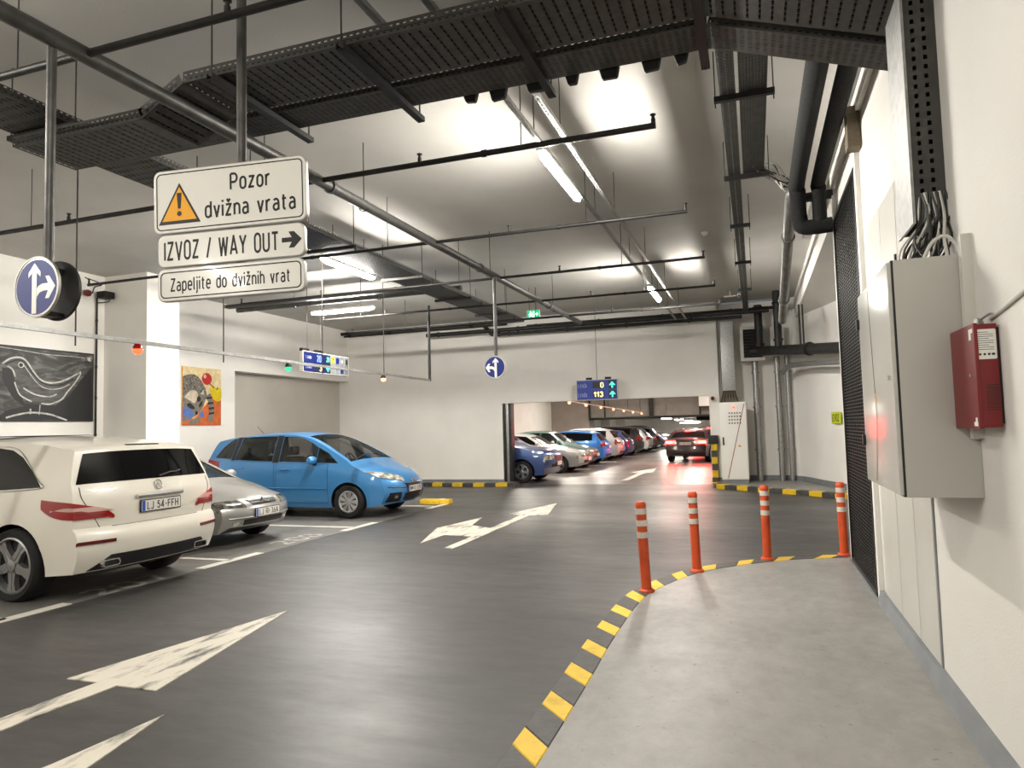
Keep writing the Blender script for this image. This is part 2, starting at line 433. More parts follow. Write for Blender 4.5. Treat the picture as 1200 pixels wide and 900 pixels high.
# ------------------------------------------------------------------ condensed traffic lettering, drawn as strokes (cap height 1)
def _arc(cx, cy, rx, ry, a0, a1, n=7):
    return [(cx+rx*math.cos(R(a0+(a1-a0)*i/n)), cy+ry*math.sin(R(a0+(a1-a0)*i/n))) for i in range(n+1)]
def _oval(w, h, r, y=0):
    k = w/2
    return _arc(k, y+h-r, k, r, 0, 180, 10) + _arc(k, y+r, k, r, 180, 360, 10) + [(w, y+h-r)]
_bowl = lambda w: _arc(w/2, .72-.22, w/2, .22, 0, 180, 8) + _arc(w/2, .22, w/2, .22, 180, 360, 8) + [(w, .52)]
_P = [[(0, 0), (0, 1)], [(0, 1), (.26, 1)]+_arc(.26, .73, .22, .27, 85, -85)+[(.26, .46), (0, .46)]]
_z = [[(0, .70), (.36, .70), (.02, .03), (.38, .03)]]
GLYPH = {
 'P': (.48, _P), 'I': (0, [[(0, 0), (0, 1)]]), 'Z': (.46, [[(0, .97), (.44, .97), (.02, .03), (.46, .03)]]), 'V': (.50, [[(0, 1), (.25, 0), (.5, 1)]]),
 'O': (.46, [_oval(.46, 1, .24)]), '0': (.44, [_oval(.44, 1, .23)]), 'W': (.70, [[(0, 1), (.17, 0), (.35, .92), (.53, 0), (.70, 1)]]), 'A': (.54, [[(0, 0), (.27, 1), (.54, 0)], [(.09, .27), (.45, .27)]]),
 'Y': (.50, [[(0, 1), (.25, .45), (.5, 1)], [(.25, .48), (.25, 0)]]), 'U': (.46, [[(0, 1), (0, .24)]+_arc(.23, .24, .23, .24, 190, 350, 10)+[(.46, .24), (.46, 1)]]), 'T': (.50, [[(0, .96), (.5, .96)], [(.25, 1), (.25, 0)]]),
 '/': (.30, [[(0, -.06), (.30, 1.06)]]), 'L': (.40, [[(0, 1), (0, .03), (.40, .03)]]), 'J': (.34, [[(.34, 1), (.34, .2)]+_arc(.16, .2, .18, .2, -10, -160)]), 'F': (.42, [[(0, 0), (0, .96), (.42, .96)], [(0, .50), (.36, .50)]]),
 'E': (.42, [[(.42, .96), (0, .96), (0, .03), (.42, .03)], [(0, .50), (.37, .50)]]), 'H': (.46, [[(0, 0), (0, 1)], [(.46, 0), (.46, 1)], [(0, .5), (.46, .5)]]), 'R': (.48, _P+[[(.24, .46), (.48, 0)]]), 'K': (.46, [[(0, 0), (0, 1)], [(.44, 1), (.03, .42)], [(.16, .58), (.47, 0)]]),
 'N': (.48, [[(0, 0), (0, 1)], [(0, 1), (.48, 0)], [(.48, 0), (.48, 1)]]), 'M': (.60, [[(0, 0), (0, 1)], [(0, 1), (.30, .3), (.60, 1)], [(.60, 1), (.60, 0)]]), 'Ž': (.46, [[(0, .97), (.44, .97), (.02, .03), (.46, .03)], [(.10, 1.26), (.23, 1.10), (.36, 1.26)]]),
 'V': (.50, [[(0, 1), (.25, 0), (.5, 1)]]), '-': (.24, [[(0, .46), (.24, .46)]]), '.': (.02, [[(.01, 0), (.01, .12)]]), ' ': (.26, []),
 '1': (.22, [[(0, .74), (.20, .97), (.20, 0)]]), '2': (.42, [_arc(.21, .76, .20, .23, 165, -25)+[(.03, .06)], [(.0, .04), (.42, .04)]]), '3': (.42, [_arc(.20, .76, .19, .23, 160, -80), _arc(.20, .27, .21, .26, 80, -160)]), '4': (.46, [[(.30, 0), (.30, 1), (.0, .25), (.46, .25)]]),
 '5': (.42, [[(.38, .96), (.06, .96), (.03, .52)], _arc(.19, .32, .21, .30, 130, -160, 10)]), '6': (.42, [[(.28, 1), (.05, .48)], _oval(.42, .60, .29)]), '7': (.42, [[(0, .96), (.42, .96), (.14, 0)]]), '8': (.42, [_oval(.38, .48, .22, .51), _oval(.42, .54, .25)]),
 'o': (.40, [_bowl(.40)]), 'z': (.38, _z), 'ž': (.38, _z+[[(.07, 1.05), (.19, .89), (.31, 1.05)]]), 'r': (.26, [[(0, 0), (0, .72)], [(0, .44)]+_arc(.2, .46, .19, .24, 160, 70)]), 'd': (.40, [[(.40, 0), (.40, 1)], _bowl(.40)]), 'p': (.40, [[(0, -.27), (0, .72)], _bowl(.40)]),
 'v': (.38, [[(0, .72), (.19, 0), (.38, .72)]]), 'i': (0, [[(0, 0), (0, .72)], [(0, .88), (0, 1.02)]]), 'n': (.38, [[(0, 0), (0, .72)], [(0, .46)]+_arc(.19, .48, .19, .22, 160, 10)+[(.38, .46), (.38, 0)]]), 'h': (.38, [[(0, 0), (0, 1)], [(0, .46)]+_arc(.19, .48, .19, .22, 160, 10)+[(.38, .46), (.38, 0)]]),
 'a': (.37, [_arc(.18, .50, .18, .21, 145, 10)+[(.37, .48), (.37, 0)], [(.37, .42), (.17, .41)]+_arc(.17, .21, .17, .20, 95, 280)+[(.37, .10)]]), 't': (.30, [[(.11, .94), (.11, .18)]+_arc(.24, .16, .13, .14, 200, 275), [(0, .70), (.29, .70)]]), 'e': (.40, [[(.02, .37), (.40, .37)]+_arc(.20, .49, .20, .22, -5, 180, 8)+_arc(.20, .22, .20, .21, 180, 320, 8)]),
 'l': (.10, [[(0, 1), (0, .14)]+_arc(.12, .14, .12, .12, 185, 260)]), 'j': (.02, [[(0, .72), (0, -.12)]+_arc(-.12, -.12, .12, .14, -10, -90), [(0, .88), (0, 1.02)]]),
}
def lettering(s, T, h, w, material, parent, z0=.002, z1=.0035, weight=.145, gap=.20, name='lettering'):
    """words as flat strokes centred on T; h = cap height, w = total width"""
    polys = []; x = 0.0; word = 0
    for ch in s:
        word += ch == ' '
        adv, st = GLYPH.get(ch, GLYPH[' '])
        for P in st:
            runs = [[P[0]]]
            for i in range(1, len(P)):
                runs[-1].append(P[i])
                if i < len(P)-1:
                    a = Vector(P[i])-Vector(P[i-1]); b = Vector(P[i+1])-Vector(P[i])
                    if a.length > 1e-6 and b.length > 1e-6 and a.angle(b) > R(38): runs.append([P[i]])
            for q in runs:
                q = [Vector(p) for p in q if True]
                q = [p for i, p in enumerate(q) if i == 0 or (p-q[i-1]).length > 1e-4]
                if len(q) < 2: continue
                if len(runs) > 1:
                    if q[0] != Vector(P[0]): q[0] = q[0]-(q[1]-q[0]).normalized()*weight*.40
                    if q[-1] != Vector(P[-1]): q[-1] = q[-1]+(q[-1]-q[-2]).normalized()*weight*.40
                polys.append((word, [(x+a, b) for a, b in stroke([tuple(p) for p in q], weight)]))
        x += adv + gap + (.06 if ch != ' ' else .04)
    x -= gap
    kx = w/x
    for k in range(word+1):
        b = MB()
        for w_, p in polys:
            if w_ == k: b.prism([((px-x/2)*kx, (py-.5)*h) for px, py in p], z0, z1, T)
        o = b.build(name, material, parent, smooth=False)
    return o
# ------------------------------------------------------------------ the setting
CEIL = 4.8
def sbox(name, lo, hi, m, kind=True):
    b = MB(); b.box(lo, hi); o = b.build(name, m, smooth=False)
    return structure(o)

sbox('floor', (-12.4, -9.0, -0.2), (8, 19.3, 0.0), M['floor'])
sbox('floor_bays', (-12.4, -9.0, -0.1), (-6.40, 13.7, 0.003), M['bayfloor'])
sbox('floor_beyond', (-16.4, 19.3, -0.2), (8, 90, 0.0), M['farfloor'])
sbox('ceiling', (-12.4, -9.2, CEIL), (8, 19.25, CEIL+0.25), M['ceil'])
sbox('wall_back', (-12.4, -9.3, 0), (8, -9.0, CEIL), M['wall'])

# left wall with the niche behind the sky blue car
b = MB()
b.box((-12.4, -9.0, 0), (-12.0, 13.9, CEIL)); b.box((-12.4, 13.9, 3.2), (-12.0, 19.3, CEIL)); 
structure(b.build('wall_left', M['wall'], smooth=False))
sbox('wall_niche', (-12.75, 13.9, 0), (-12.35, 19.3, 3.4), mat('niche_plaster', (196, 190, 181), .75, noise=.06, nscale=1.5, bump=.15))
sbox('column_left', (-12.0, 10.25, 0), (-10.92, 11.05, CEIL), M['wall'])

# far wall with the wide opening
b = MB()
b.box((-12.4, 19.0, 0), (-6.90, 19.25, CEIL)); b.box((-6.90, 19.0, 2.34), (-1.12, 19.25, CEIL)); b.box((-1.12, 19.0, 0), (-0.86, 19.25, CEIL))
b.box((-0.86, 19.55, 0), (0.62, 19.8, CEIL)); b.box((-0.86, 19.25, 0), (-0.80, 19.6, CEIL))
structure(b.build('wall_far', M['wall'], smooth=False))
b = MB(); b.box((-12.0, 18.96, 0), (-6.90, 19.0, 0.16)); b.box((-0.86, 19.51, 0), (0.62, 19.55, 0.22)); b.box((-1.12, 18.97, 0), (-0.86, 19.0, 0.2))
structure(b.build('baseboard_far', M['grey_paint'], smooth=False))
sbox('baseboard_left', (-12.0, -9.0, 0), (-11.97, 10.25, 0.16), M['grey_paint'])

# the wall that curves round to the ramp on the right
arc = smoothline([(0.60, 19.55), (0.95, 19.35), (1.18, 18.9), (1.42, 18.1), (1.80, 16.9), (2.35, 15.2), (3.1, 13.2), (4.2, 11.0), (5.6, 8.9)], 5)
b = MB(); k = MB()
def offs(a, d):
    out = []
    for i, p in enumerate(a):
        t = (Vector(a[min(i+1, len(a)-1)])-Vector(a[max(i-1, 0)])).normalized(); out.append((p[0]-t.y*d, p[1]+t.x*d))
    return out
ao = offs(arc, 0.25); ai = offs(arc, -0.03)
ring = lambda A, B, z0, z1, q: q.grid([[(x, y, z0) for x, y in A], [(x, y, z1) for x, y in A], [(x, y, z1) for x, y in B], [(x, y, z0) for x, y in B], [(x, y, z0) for x, y in A]])
ring(arc, ao, 0, CEIL, b); structure(b.build('wall_curved', M['wall'], angle=60))
ring(ai, arc, 0, 0.22, k); structure(k.build('baseboard_curved', M['grey_paint'], angle=60))

# right wall
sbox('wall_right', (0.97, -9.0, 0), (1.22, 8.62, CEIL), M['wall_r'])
sbox('wall_behind', (1.22, 8.3, 0), (6.2, 8.62, CEIL), M['wall'])
b = MB(); b.prism([(0.91, 0.05), (0.97, 0.05), (0.97, 0.15), (0.935, 0.15)], -9.0, 6.70, Matrix(((1,0,0,0),(0,0,1,0),(0,1,0,0),(0,0,0,1))))
b.box((0.91, 6.70, 0.05), (0.97, 8.62, 0.075))
structure(b.build('baseboard_right', M['grey_paint'], smooth=False))
# stepped white mouldings where the right wall meets the ceiling, and the soffit over the ramp
sbox('trim_1', (0.86, 5.3, 4.52), (0.97, 12.0, CEIL), M['wall'])
sbox('trim_2', (0.93, 5.3, 4.25), (1.0, 8.62, 4.40), M['wall'])
sbox('trim_3', (0.72, 5.3, 4.70), (0.86, 12.0, CEIL), M['wall'])
b = MB(); b.prism([(1.08, 9.3), (6.5, 9.3), (6.5, 19.8), (1.08, 19.8)], 4.25, CEIL)
structure(b.build('soffit', M['wall'], smooth=False))

# raised walkway with its painted kerb
def koff(P, w):
    out = []
    for i, p in enumerate(P):
        t = (Vector(P[min(i+1, len(P)-1)])-Vector(P[max(i-1, 0)])).normalized(); out.append((p[0]-t.y*w, p[1]+t.x*w))
    return out
kin = smoothline([(-1.02, -8.82), (-1.02, 1.0), (-1.02, 3.14), (-1.03, 4.25), (-1.05, 5.17), (-1.03, 6.28), (-0.92, 6.88), (-0.62, 7.63), (-0.2, 8.13), (0.34, 8.55), (0.93, 8.80)], 6)
kout = koff(kin, .185)
b = MB(); b.prism([(x, y) for x, y in kin] + [(0.97, 8.80), (0.97, -9.0)], -0.01, 0.05)
structure(b.build('sidewalk', M['walk'], smooth=False))
def resample(P, n):
    P = np.array(P); d = np.r_[0, np.cumsum(np.hypot(*np.diff(P, axis=0).T))]; u = np.linspace(0, d[-1], n)
    return np.stack([np.interp(u, d, P[:, 0]), np.interp(u, d, P[:, 1])], 1)
def kerb(name, label, inner, outer, seg, first, h0=0.052, slant=0.0, split=.5):
    K = thing(name, label, 'kerb', (float(inner[len(inner)//2][0]), float(inner[len(inner)//2][1]), 0))
    I, O = np.array(inner), np.array(outer); C_ = (I+O)/2
    d = np.r_[0, np.cumsum(np.hypot(*np.diff(C_, axis=0).T))]
    n = int(math.ceil(d[-1]/seg-.15))
    for i in range(n):
        e0, e1 = [2*seg*(k//2)+(k % 2)*2*seg*split for k in (i, i+1)]
        u = np.linspace(e0, min(e1, d[-1]), 5)
        if u[-1]-u[0] < .03: continue
        p = np.stack([np.interp(u, d, I[:, 0]), np.interp(u, d, I[:, 1])], 1); uo = np.minimum(u+slant, d[-1]); q = np.stack([np.interp(uo, d, O[:, 0]), np.interp(uo, d, O[:, 1])], 1)
        b = MB(); h = h0 + random.uniform(0, .003)
        poly = [tuple(x) for x in p] + [tuple(x) for x in q[::-1]]
        b.prism(poly, -0.005, h)
        o = b.build('kerb_block', M['yellow'] if (i+first) % 2 == 0 else M['blackpaint'], K, smooth=False, bevel=0.006, segs=1)
    return K
kerb('kerb', 'long yellow and black kerb curving along the light grey walkway', kin, kout, .26, 0, slant=.20, split=.40)
rin = smoothline([(-0.95, 18.9), (-0.78, 18.2), (-0.30, 17.75), (0.25, 17.2), (1.05, 16.62), (1.9, 15.75), (2.6, 14.4)], 6)
rout = smoothline([(-1.12, 18.75), (-0.95, 18.0), (-0.40, 17.55), (0.15, 17.0), (0.95, 16.40), (1.75, 15.55), (2.45, 14.3)], 6)
kerb('kerb', 'yellow and black kerb in front of the white switch cabinet and grey riser pipes', rin, rout, .33, 0, 0.10)
b = MB(); b.prism(list(rin) + [(3.2, 13.2), (2.4, 15.2), (1.8, 16.9), (1.42, 18.1), (1.18, 18.9), (0.9, 19.4), (0.6, 19.55), (-0.86, 19.55)], -0.01, 0.095)
structure(b.build('plinth', M['walk'], smooth=False))
lin_ = [(-9.9, 18.75), (-9.0, 18.68), (-8.0, 18.6), (-7.3, 18.6), (-6.35, 18.75)]
lout = [(-9.9, 18.55), (-9.0, 18.46), (-8.0, 18.36), (-7.3, 18.36), (-6.35, 18.5)]
kerb('kerb', 'low yellow and black kerb at the foot of the far wall left of the opening', smoothline(lin_, 5), smoothline(lout, 5), .33, 1, 0.10)
b = MB(); b.prism(smoothline(lin_, 5) + [(-6.6, 19.0), (-10.0, 19.0)], -0.01, 0.095)
structure(b.build('plinth', M['grey_paint'], smooth=False))

# ------------------------------------------------------------------ road paint
Z = lambda pts, name, label, m, h=0.004: tag(_flat(pts, name, m, h), label, 'marking')
def _flat(polys, name, m, h):
    b = MB(); h = h+.003
    for p in polys: b.prism(p, -0.002, h)
    return b.build(name, m, smooth=False)
Z([[(-4.09, 5.42), (-3.66, 3.53), (-3.99, 3.53), (-4.06, 2.2), (-4.24, 2.2), (-4.17, 3.54), (-4.44, 3.54)]], 'painted_arrow', 'worn white straight arrow painted on the road nearest the camera', M['paintmark'])
Z([[(-3.30, 3.24), (-3.16, 2.66), (-3.05, 2.0), (-3.52, 2.0), (-3.36, 2.6)]], 'painted_arrow', 'white arrow tip at the bottom edge of the photo', M['paintmark'])
Z([[(-4.05, 14.4), (-3.68, 12.45), (-4.0, 12.32), (-3.94, 9.0), (-3.95, 8.75), (-4.08, 8.8), (-4.10, 9.8), (-4.58, 9.88), (-4.60, 9.1), (-5.02, 10.54), (-4.78, 11.95), (-4.57, 10.95), (-4.13, 10.67), (-4.18, 12.32), (-4.47, 12.5)]], 'painted_arrow', 'white two-headed arrow, straight on and left, in the middle of the road', M['paintmark'])
Z([[(-3.55, 26.5), (-3.35, 24.0), (-3.6, 24.0), (-3.6, 20.6), (-3.8, 20.6), (-3.8, 24.0), (-4.1, 24.0)]], 'painted_arrow', 'pale arrow on the floor beyond the opening', M['paintline'])
def bayline(x0, y0, x1, y1, w):
    d = (Vector((x1, y1))-Vector((x0, y0))).normalized(); n = Vector((-d.y, d.x))*w/2
    return [(x0+n.x, y0+n.y), (x1+n.x, y1+n.y), (x1-n.x, y1-n.y), (x0-n.x, y0-n.y)]
for (y, lab) in ((4.52, 'white bay line beside the near wheel of the white estate'), (7.42, 'white bay line between the white estate and the silver hatchback'), (10.40, 'white bay line between the silver hatchback and the sky blue car'), (13.6, 'white bay line on the far side of the sky blue car')):
    e = {4.52: (-1.1, 0.62), 7.42: (-.55, .55), 10.40: (-.4, .62), 13.6: (-.5, .5)}[y]
    Z([bayline(-6.46, y+e[0], -6.46, y+e[1], .13), bayline(-11.9, y, -6.46, y, .10)], 'bay_line', lab, M['paintline'])
def floor_digits(s, x, y, h, lab):
    T = Matrix(((0, -1, 0, x), (1, 0, 0, y), (0, 0, 1, 0.0), (0, 0, 0, 1)))
    o = lettering(s, T, h, .95, M['paintfaint'], None, 0, .0035, .15, name='bay_number'); tag(o, lab, 'marking')
floor_digits('207', -6.60, 5.98, 0.34, 'faint painted bay number on the floor behind the white estate')
floor_digits('208', -6.72, 9.15, 0.34, 'faint painted bay number on the floor in front of the silver hatchback')
for y, nth in ((22.0, 'nearest'), (26.0, 'second'), (28.7, 'third'), (31.3, 'farthest')):
    Z([bayline(-11.5, y, -6.0, y, .1)], 'bay_line', nth+' bay line between the cars parked beyond the opening', M['paintline'])['group'] = 'bay lines beyond the opening'
w = thing('wheel_stop', 'small yellow rubber block on the floor by the nose of the sky blue car', 'wheel stop', (-6.75, 14.0, 0))
b = MB(); b.prism([(-.12, 0), (.12, 0), (.09, .10), (-.09, .10)], -.35, .35, Matrix(((0, 0, 1, -6.72), (1, 0, 0, 14.1), (0, 1, 0, 0), (0, 0, 0, 1))))
b.build('block', M['yellow'], w, bevel=.012); 
b = MB(); b.box((-6.72+.1, 14.03, .002), (-6.72+.2, 14.17, .104)); b.build('reflector_strip', M['paper'], w, bevel=.004)

# ------------------------------------------------------------------ bollards
labs = ['orange bollard with white bands nearest the camera, on the kerb bend', 'second orange bollard from the camera, slightly leaning, on the kerb bend', 'third orange bollard from the camera, on the kerb bend', 'farthest orange bollard, right beside the mesh door']
bol = [(-1.03, 6.67, -.035, .01), (-0.65, 7.68, -.02, 0), (0.06, 8.50, 0, 0), (0.90, 8.93, -.01, 0)]
for i, (x, y, tx, ty) in enumerate(bol):
    B = thing('bollard', labs[i], 'bollard', (x, y, 0.05), group='orange bollards along the kerb')
    T = Matrix.Translation((x, y, .05)) @ Matrix.Rotation(tx, 4, 'Y') @ Matrix.Rotation(ty, 4, 'X')
    r = .047
    b = MB(); b.lathe([(.001, .012), (r, .012), (r, .80), (r*.98, .815), (r*.7, .83), (.001, .833)], 24, T); b.build('post', M['orange'], B)
    b = MB(); b.lathe([(.001, 0), (.075, 0), (.072, .018), (.056, .03), (.001, .03)], 24, T); b.build('foot', M['orange'], B)
    for z in (.50, .61, .72):
        b = MB(); b.lathe([(r+.0005, z), (r+.003, z), (r+.003, z+.055), (r+.0005, z+.055)], 24, T, closed=True); b.build('reflective_band', M['reflective'], B)
    b = MB(); b.lathe([(r+.004, .795), (r+.004, .81), (r*.8, .835), (.001, .838)], 24, T); b.build('cap', M['orange'], B)

# ------------------------------------------------------------------ right wall furniture
def wall_box(name, label, cat, lo, hi):
    return thing(name, label, cat, ((lo[0]+hi[0])/2, (lo[1]+hi[1])/2, lo[2]))
C = wall_box('electrical_cabinet', 'large grey steel electrical cabinet hung on the right wall', 'cabinet', (.63, 3.72, 1.23), (.97, 4.74, 2.36))
b = MB(); b.box((.655, 3.72, 1.23), (.97, 4.74, 2.36)); b.build('body', M['cabside'], C, bevel=.008)
b = MB(); b.box((.628, 3.725, 1.24), (.652, 4.735, 2.35)); b.build('door', M['cab'], C, bevel=.006)
b = MB(); b.box((.646, 3.722, 1.232), (.656, 4.738, 2.358)); b.build('door_gasket', M['trimblack'], C, smooth=False)
for z in (1.45, 2.15): 
    b = MB(); b.box((.612, 4.70, z), (.64, 4.745, z+.06)); b.build('hinge', M['trimblack'], C, bevel=.004)
b = MB(); b.lathe([(.001, 0), (.012, 0), (.012, .012), (.001, .012)], 12, Matrix.Translation((.628, 3.80, 1.80)) @ Matrix.Rotation(-PI/2, 4, 'Y')); b.build('lock', M['chrome'], C)
T = frame((.627, 4.25, 1.72), (0, -1, 0), (0, 0, 1))
shape('warning_sticker', [[(-.028, -.024), (.028, -.024), (0, .026)]], T, M['sign_yellow'], C)
b = MB(); b.tube([(.626, 4.33, 2.32), (.626, 4.24, 1.6), (.626, 4.36, 1.26)], .0012, 5); b.build('scratch_line', M['pipe'], C)
# conduit strip down the cabinet's wall side, wires out of the tray above
b = MB(); b.box((.925, 3.66, 1.5), (.972, 3.715, 2.44)); tag(b.build('cable_channel', M['panel'], bevel=.004), 'pale cable channel running down the wall behind the grey cabinet', 'cable channel')
W = thing('cable_bundle', 'tangle of grey cables dropping from the wall tray into the grey cabinet', 'cables', (.90, 3.95, 2.36))
for i in range(34):
    x0 = .835+.125*random.random(); y0 = 4.00+.10*random.random(); x1 = .74+.2*random.random(); y1 = 3.8+.3*random.random(); 
    p = smoothline([(x0, y0, 2.75), (x0+random.uniform(-.02, .02), y0-.01, 2.62), ((x0+x1)/2+random.uniform(-.05, .05), (y0+y1)/2+random.uniform(-.05, .05), 2.48), (x1, y1, 2.352)], 4)
    b = MB(); b.tube(p, random.choice((.005, .006, .008)), 6); b.build('cable', random.choice([M['trimblack'], M['wire'], M['pipe'], M['panel']]), W)
p = smoothline([(.80, 3.80, 2.36), (.84, 3.78, 2.44), (.90, 3.77, 2.46), (.955, 3.78, 2.38), (.96, 3.78, 2.30)], 5)
b = MB(); b.tube(p, .009, 8); b.build('cable_loop', M['panel'], W)
# vertical perforated tray above it: smooth galvanised lid towards the road, perforated flank towards the camera
V = thing('cable_tray', 'vertical cable tray with perforated flank on the right wall above the grey cabinet', 'cable tray', (.9, 4.1, 2.65))
def holes(n0, pitch, w):      # cut lines: gap, hole, gap, hole...
    out = [0.0]
    for i in range(n0): out += [pitch*i+(pitch-w)/2, pitch*i+(pitch+w)/2]
    return out + [pitch*n0]
nz = 42; vb = holes(nz, .050, .024)
sheet = MB(); sheet.perforated((.825, 4.02, 2.64), (1, 0, 0), (0, 0, 1), [0, .030, .048, .082, .100, .145], vb, lambda i, j: i in (1, 3) and j % 2 == 1)
tag(sheet.build('perforated_side', M['tray'], V, smooth=False), 'dark perforated flank')
b = MB(); b.box((.812, 4.012, 2.60), (.825, 4.40, 4.74)); b.build('lid', M['galv'], V, smooth=False)
b = MB(); b.box((.825, 4.39, 2.62), (.97, 4.40, 4.74)); b.box((.955, 4.025, 2.62), (.97, 4.39, 4.74)); b.build('back', M['tray'], V, smooth=False)

RB = wall_box('alarm_box', 'red steel alarm box with a white data sheet on the right wall', 'box', (.875, 3.36, 1.55), (.97, 3.8, 1.99))
b = MB(); b.box((.888, 3.365, 1.555), (.958, 3.79, 1.985)); b.build('body', M['red'], RB, bevel=.004)
b = MB(); b.box((.874, 3.36, 1.55), (.889, 3.795, 1.99)); b.build('door', M['red'], RB, bevel=.004)
b = MB(); b.box((.957, 3.38, 1.57), (.972, 3.77, 1.97)); b.build('back_plate', M['trimblack'], RB, smooth=False)
T = frame((.918, 3.3645, 1.90), (1, 0, 0), (0, 0, 1))
pl = shape('data_sheet', [rrect(.072, .125, .006)], T, M['paper'], RB)
for i in range(9): shape('text_line', [rrect(.058 if i % 3 else .04, .0022, .0008, 2, cx=-.002 if i % 3 else -.01, cy=.05-.009*i)], T, M['wire'], pl, .001, .0014)
shape('approval_marks', [circle(-.024, -.042, .005, 10), circle(-.008, -.042, .005, 10), rrect(.009, .009, .001, 2, cx=.008, cy=-.042), rrect(.012, .009, .001, 2, cx=.023, cy=-.042)], T, M['ink'], pl, .001, .0014)
for i in range(13):
    shape('vent_slot', [rrect(.046, .003, .001, 2, cx=.012, cy=-.17-.0085*i)], T, M['trimblack'], RB, 0, .001)
T2 = frame((.8735, 3.40, 1.93), (0, -1, 0), (0, 0, 1))
shape('sticker', [rrect(.055, .018, .002, 2, cx=.0, cy=.03), rrect(.03, .03, .002, 2, cx=-.012, cy=.008)], T2, M['paper'], RB)
shape('sticker', [rrect(.022, .018, .002, 2, cx=.008, cy=-.342), rrect(.05, .018, .002, 2, cx=.0, cy=-.36)], T2, M['paper'], RB)
b = MB(); b.lathe([(.001, 0), (.009, 0), (.009, .010), (.001, .010)], 12, Matrix.Translation((.874, 3.41, 1.775)) @ Matrix.Rotation(-PI/2, 4, 'Y')); b.build('lock', M['chrome'], RB)
g = MB()
for i in range(3): g.lathe([(.001, 0), (.012, 0), (.012, .02), (.008, .03), (.001, .03)], 10, Matrix.Translation((.90+.02*i, 3.40+.05*i, 1.985)))
g.tube(smoothline([(.92, 3.42, 2.01), (.95, 3.40, 2.03), (.962, 3.36, 2.02)], 4), .005, 6)
g.build('cable_gland', M['galv'], RB)
b = MB(); b.tube([(.963, 3.45, 2.015), (.963, 3.25, 2.035), (.963, 2.2, 2.17)], .009, 8); tag(b.build('conduit', M['panel']), 'thin grey conduit rising along the right wall from the red box', 'conduit')

# tall built-in doors in the wall, mesh door, wood block
P = wall_box('wall_cupboard', 'pale grey built-in cupboard with three tall doors in the right wall', 'cupboard', (.955, 4.72, .15), (.97, 6.55, 3.2))
for i, (y0, y1) in enumerate(((4.73, 5.25), (5.255, 5.85), (5.855, 6.52))):
    b = MB(); b.box((.957, y0+.004, .16), (.975, y1-.004, 3.2)); d = b.build('door', M['panel'], P, bevel=.003)
    b = MB(); b.box((.944, y0+.03, 2.62 if i == 1 else 1.2), (.958, y0+.055, 2.72 if i == 1 else 1.3)); b.build('latch', M['trimblack'], d, bevel=.003)
b = MB(); b.box((.962, 4.72, .15), (.972, 6.54, 3.21)); b.build('frame', M['grey_paint'], P, smooth=False)
T = frame((.9565, 5.02, 2.68), (0, -1, 0), (0, 0, 1))
shape('warning_sticker', [[(-.03, -.026), (.03, -.026), (0, .028)]], T, M['sign_yellow'], P)
T = frame((.9565, 5.0, 1.26), (0, -1, 0), (0, 0, 1)); shape('warning_sticker', [[(-.03, -.026), (.03, -.026), (0, .028)]], T, M['sign_yellow'], P)
D = wall_box('mesh_door', 'dark wire mesh door standing in the right wall beyond the pale cupboard', 'door', (.93, 6.80, .06), (.96, 8.5, 3.85))
b = MB()
for y in (6.80, 8.46): b.box((.925, y, .07), (.962, y+.045, 3.85))
for z in (.07, 3.81): b.box((.925, 6.80, z), (.962, 8.505, z+.045))
b.build('frame', M['mesh'], D, smooth=False)
b = MB(); b.box((.963, 6.82, .09), (.969, 8.48, 3.83)); b.build('backing', M['meshback'], D, smooth=False)
b = MB(); n = 110
for i in range(n):
    z = .09+3.74*i/n; b.box((.940, 6.84, z), (.946, 8.46, z+.009))
m_ = b.build('mesh_slats', M['mesh'], D, smooth=False); tag(m_, kind='stuff')
b = MB()
for i in range(14):
    y = 6.86+.12*i; b.box((.938, y, .1), (.944, y+.006, 3.82))
tag(b.build('mesh_wires', M['pipe_dark'], D, smooth=False), kind='stuff')
b = MB(); b.box((.93, 6.70, .05), (.985, 6.79, 4.2)); b.box((.93, 8.51, .05), (.985, 8.60, 4.2)); structure(b.build('trim_4', M['white'], smooth=False))
b = MB(); b.box((.86, 6.50, 3.94), (.965, 6.66, 4.30)); tag(b.build('wood_block', M['wood'], bevel=.006), 'short wooden block fixed high on the right wall above the mesh door', 'block')
E_ = MB(); E_.box((.925, 2.0, .16), (.972, 3.17, .95)); o = tag(E_.build('wall_panel', M['panel'], bevel=.01), 'grey sheet metal panel on the right wall at the edge of the photo', 'panel')

# ------------------------------------------------------------------ far right corner: switch cabinet, duct, fan, risers
Sx = thing('switch_cabinet', 'tall white switch cabinet standing right of the opening', 'cabinet', (-.52, 18.9, .095))
b = MB(); b.box((-.84, 18.52, .10), (-.21, 19.05, .18)); b.build('plinth', M['grey_paint'], Sx, smooth=False)
b = MB(); b.box((-.85, 18.5, .18), (-.20, 19.08, 2.13)); b.build('body', M['white'], Sx, bevel=.01)
b = MB(); b.box((-.835, 18.48, .20), (-.215, 18.502, 2.11)); b.build('door', M['white'], Sx, bevel=.006)
T = frame((-.525, 18.478, 1.5), (1, 0, 0), (0, 0, 1))
g = MB()
for i in range(5):
    for j in range(4): g.prism(circle(-.09+.065*i, .10+.085*j, .018, 10), 0, .014, T)
tag(g.build('indicator_buttons', M['trimblack'], Sx, smooth=False), kind='stuff')
shape('emergency_stop', [circle(.02, .50, .028, 14)], T, M['lampred'], Sx, 0, .025)
shape('warning_sticker', [[(.09, -.50), (.17, -.50), (.13, -.43)]], T, M['sign_yellow'], Sx)
b = MB(); b.box((-.80, 18.45, 1.05), (-.765, 18.48, 1.25)); b.build('handle', M['trimblack'], Sx, bevel=.005)
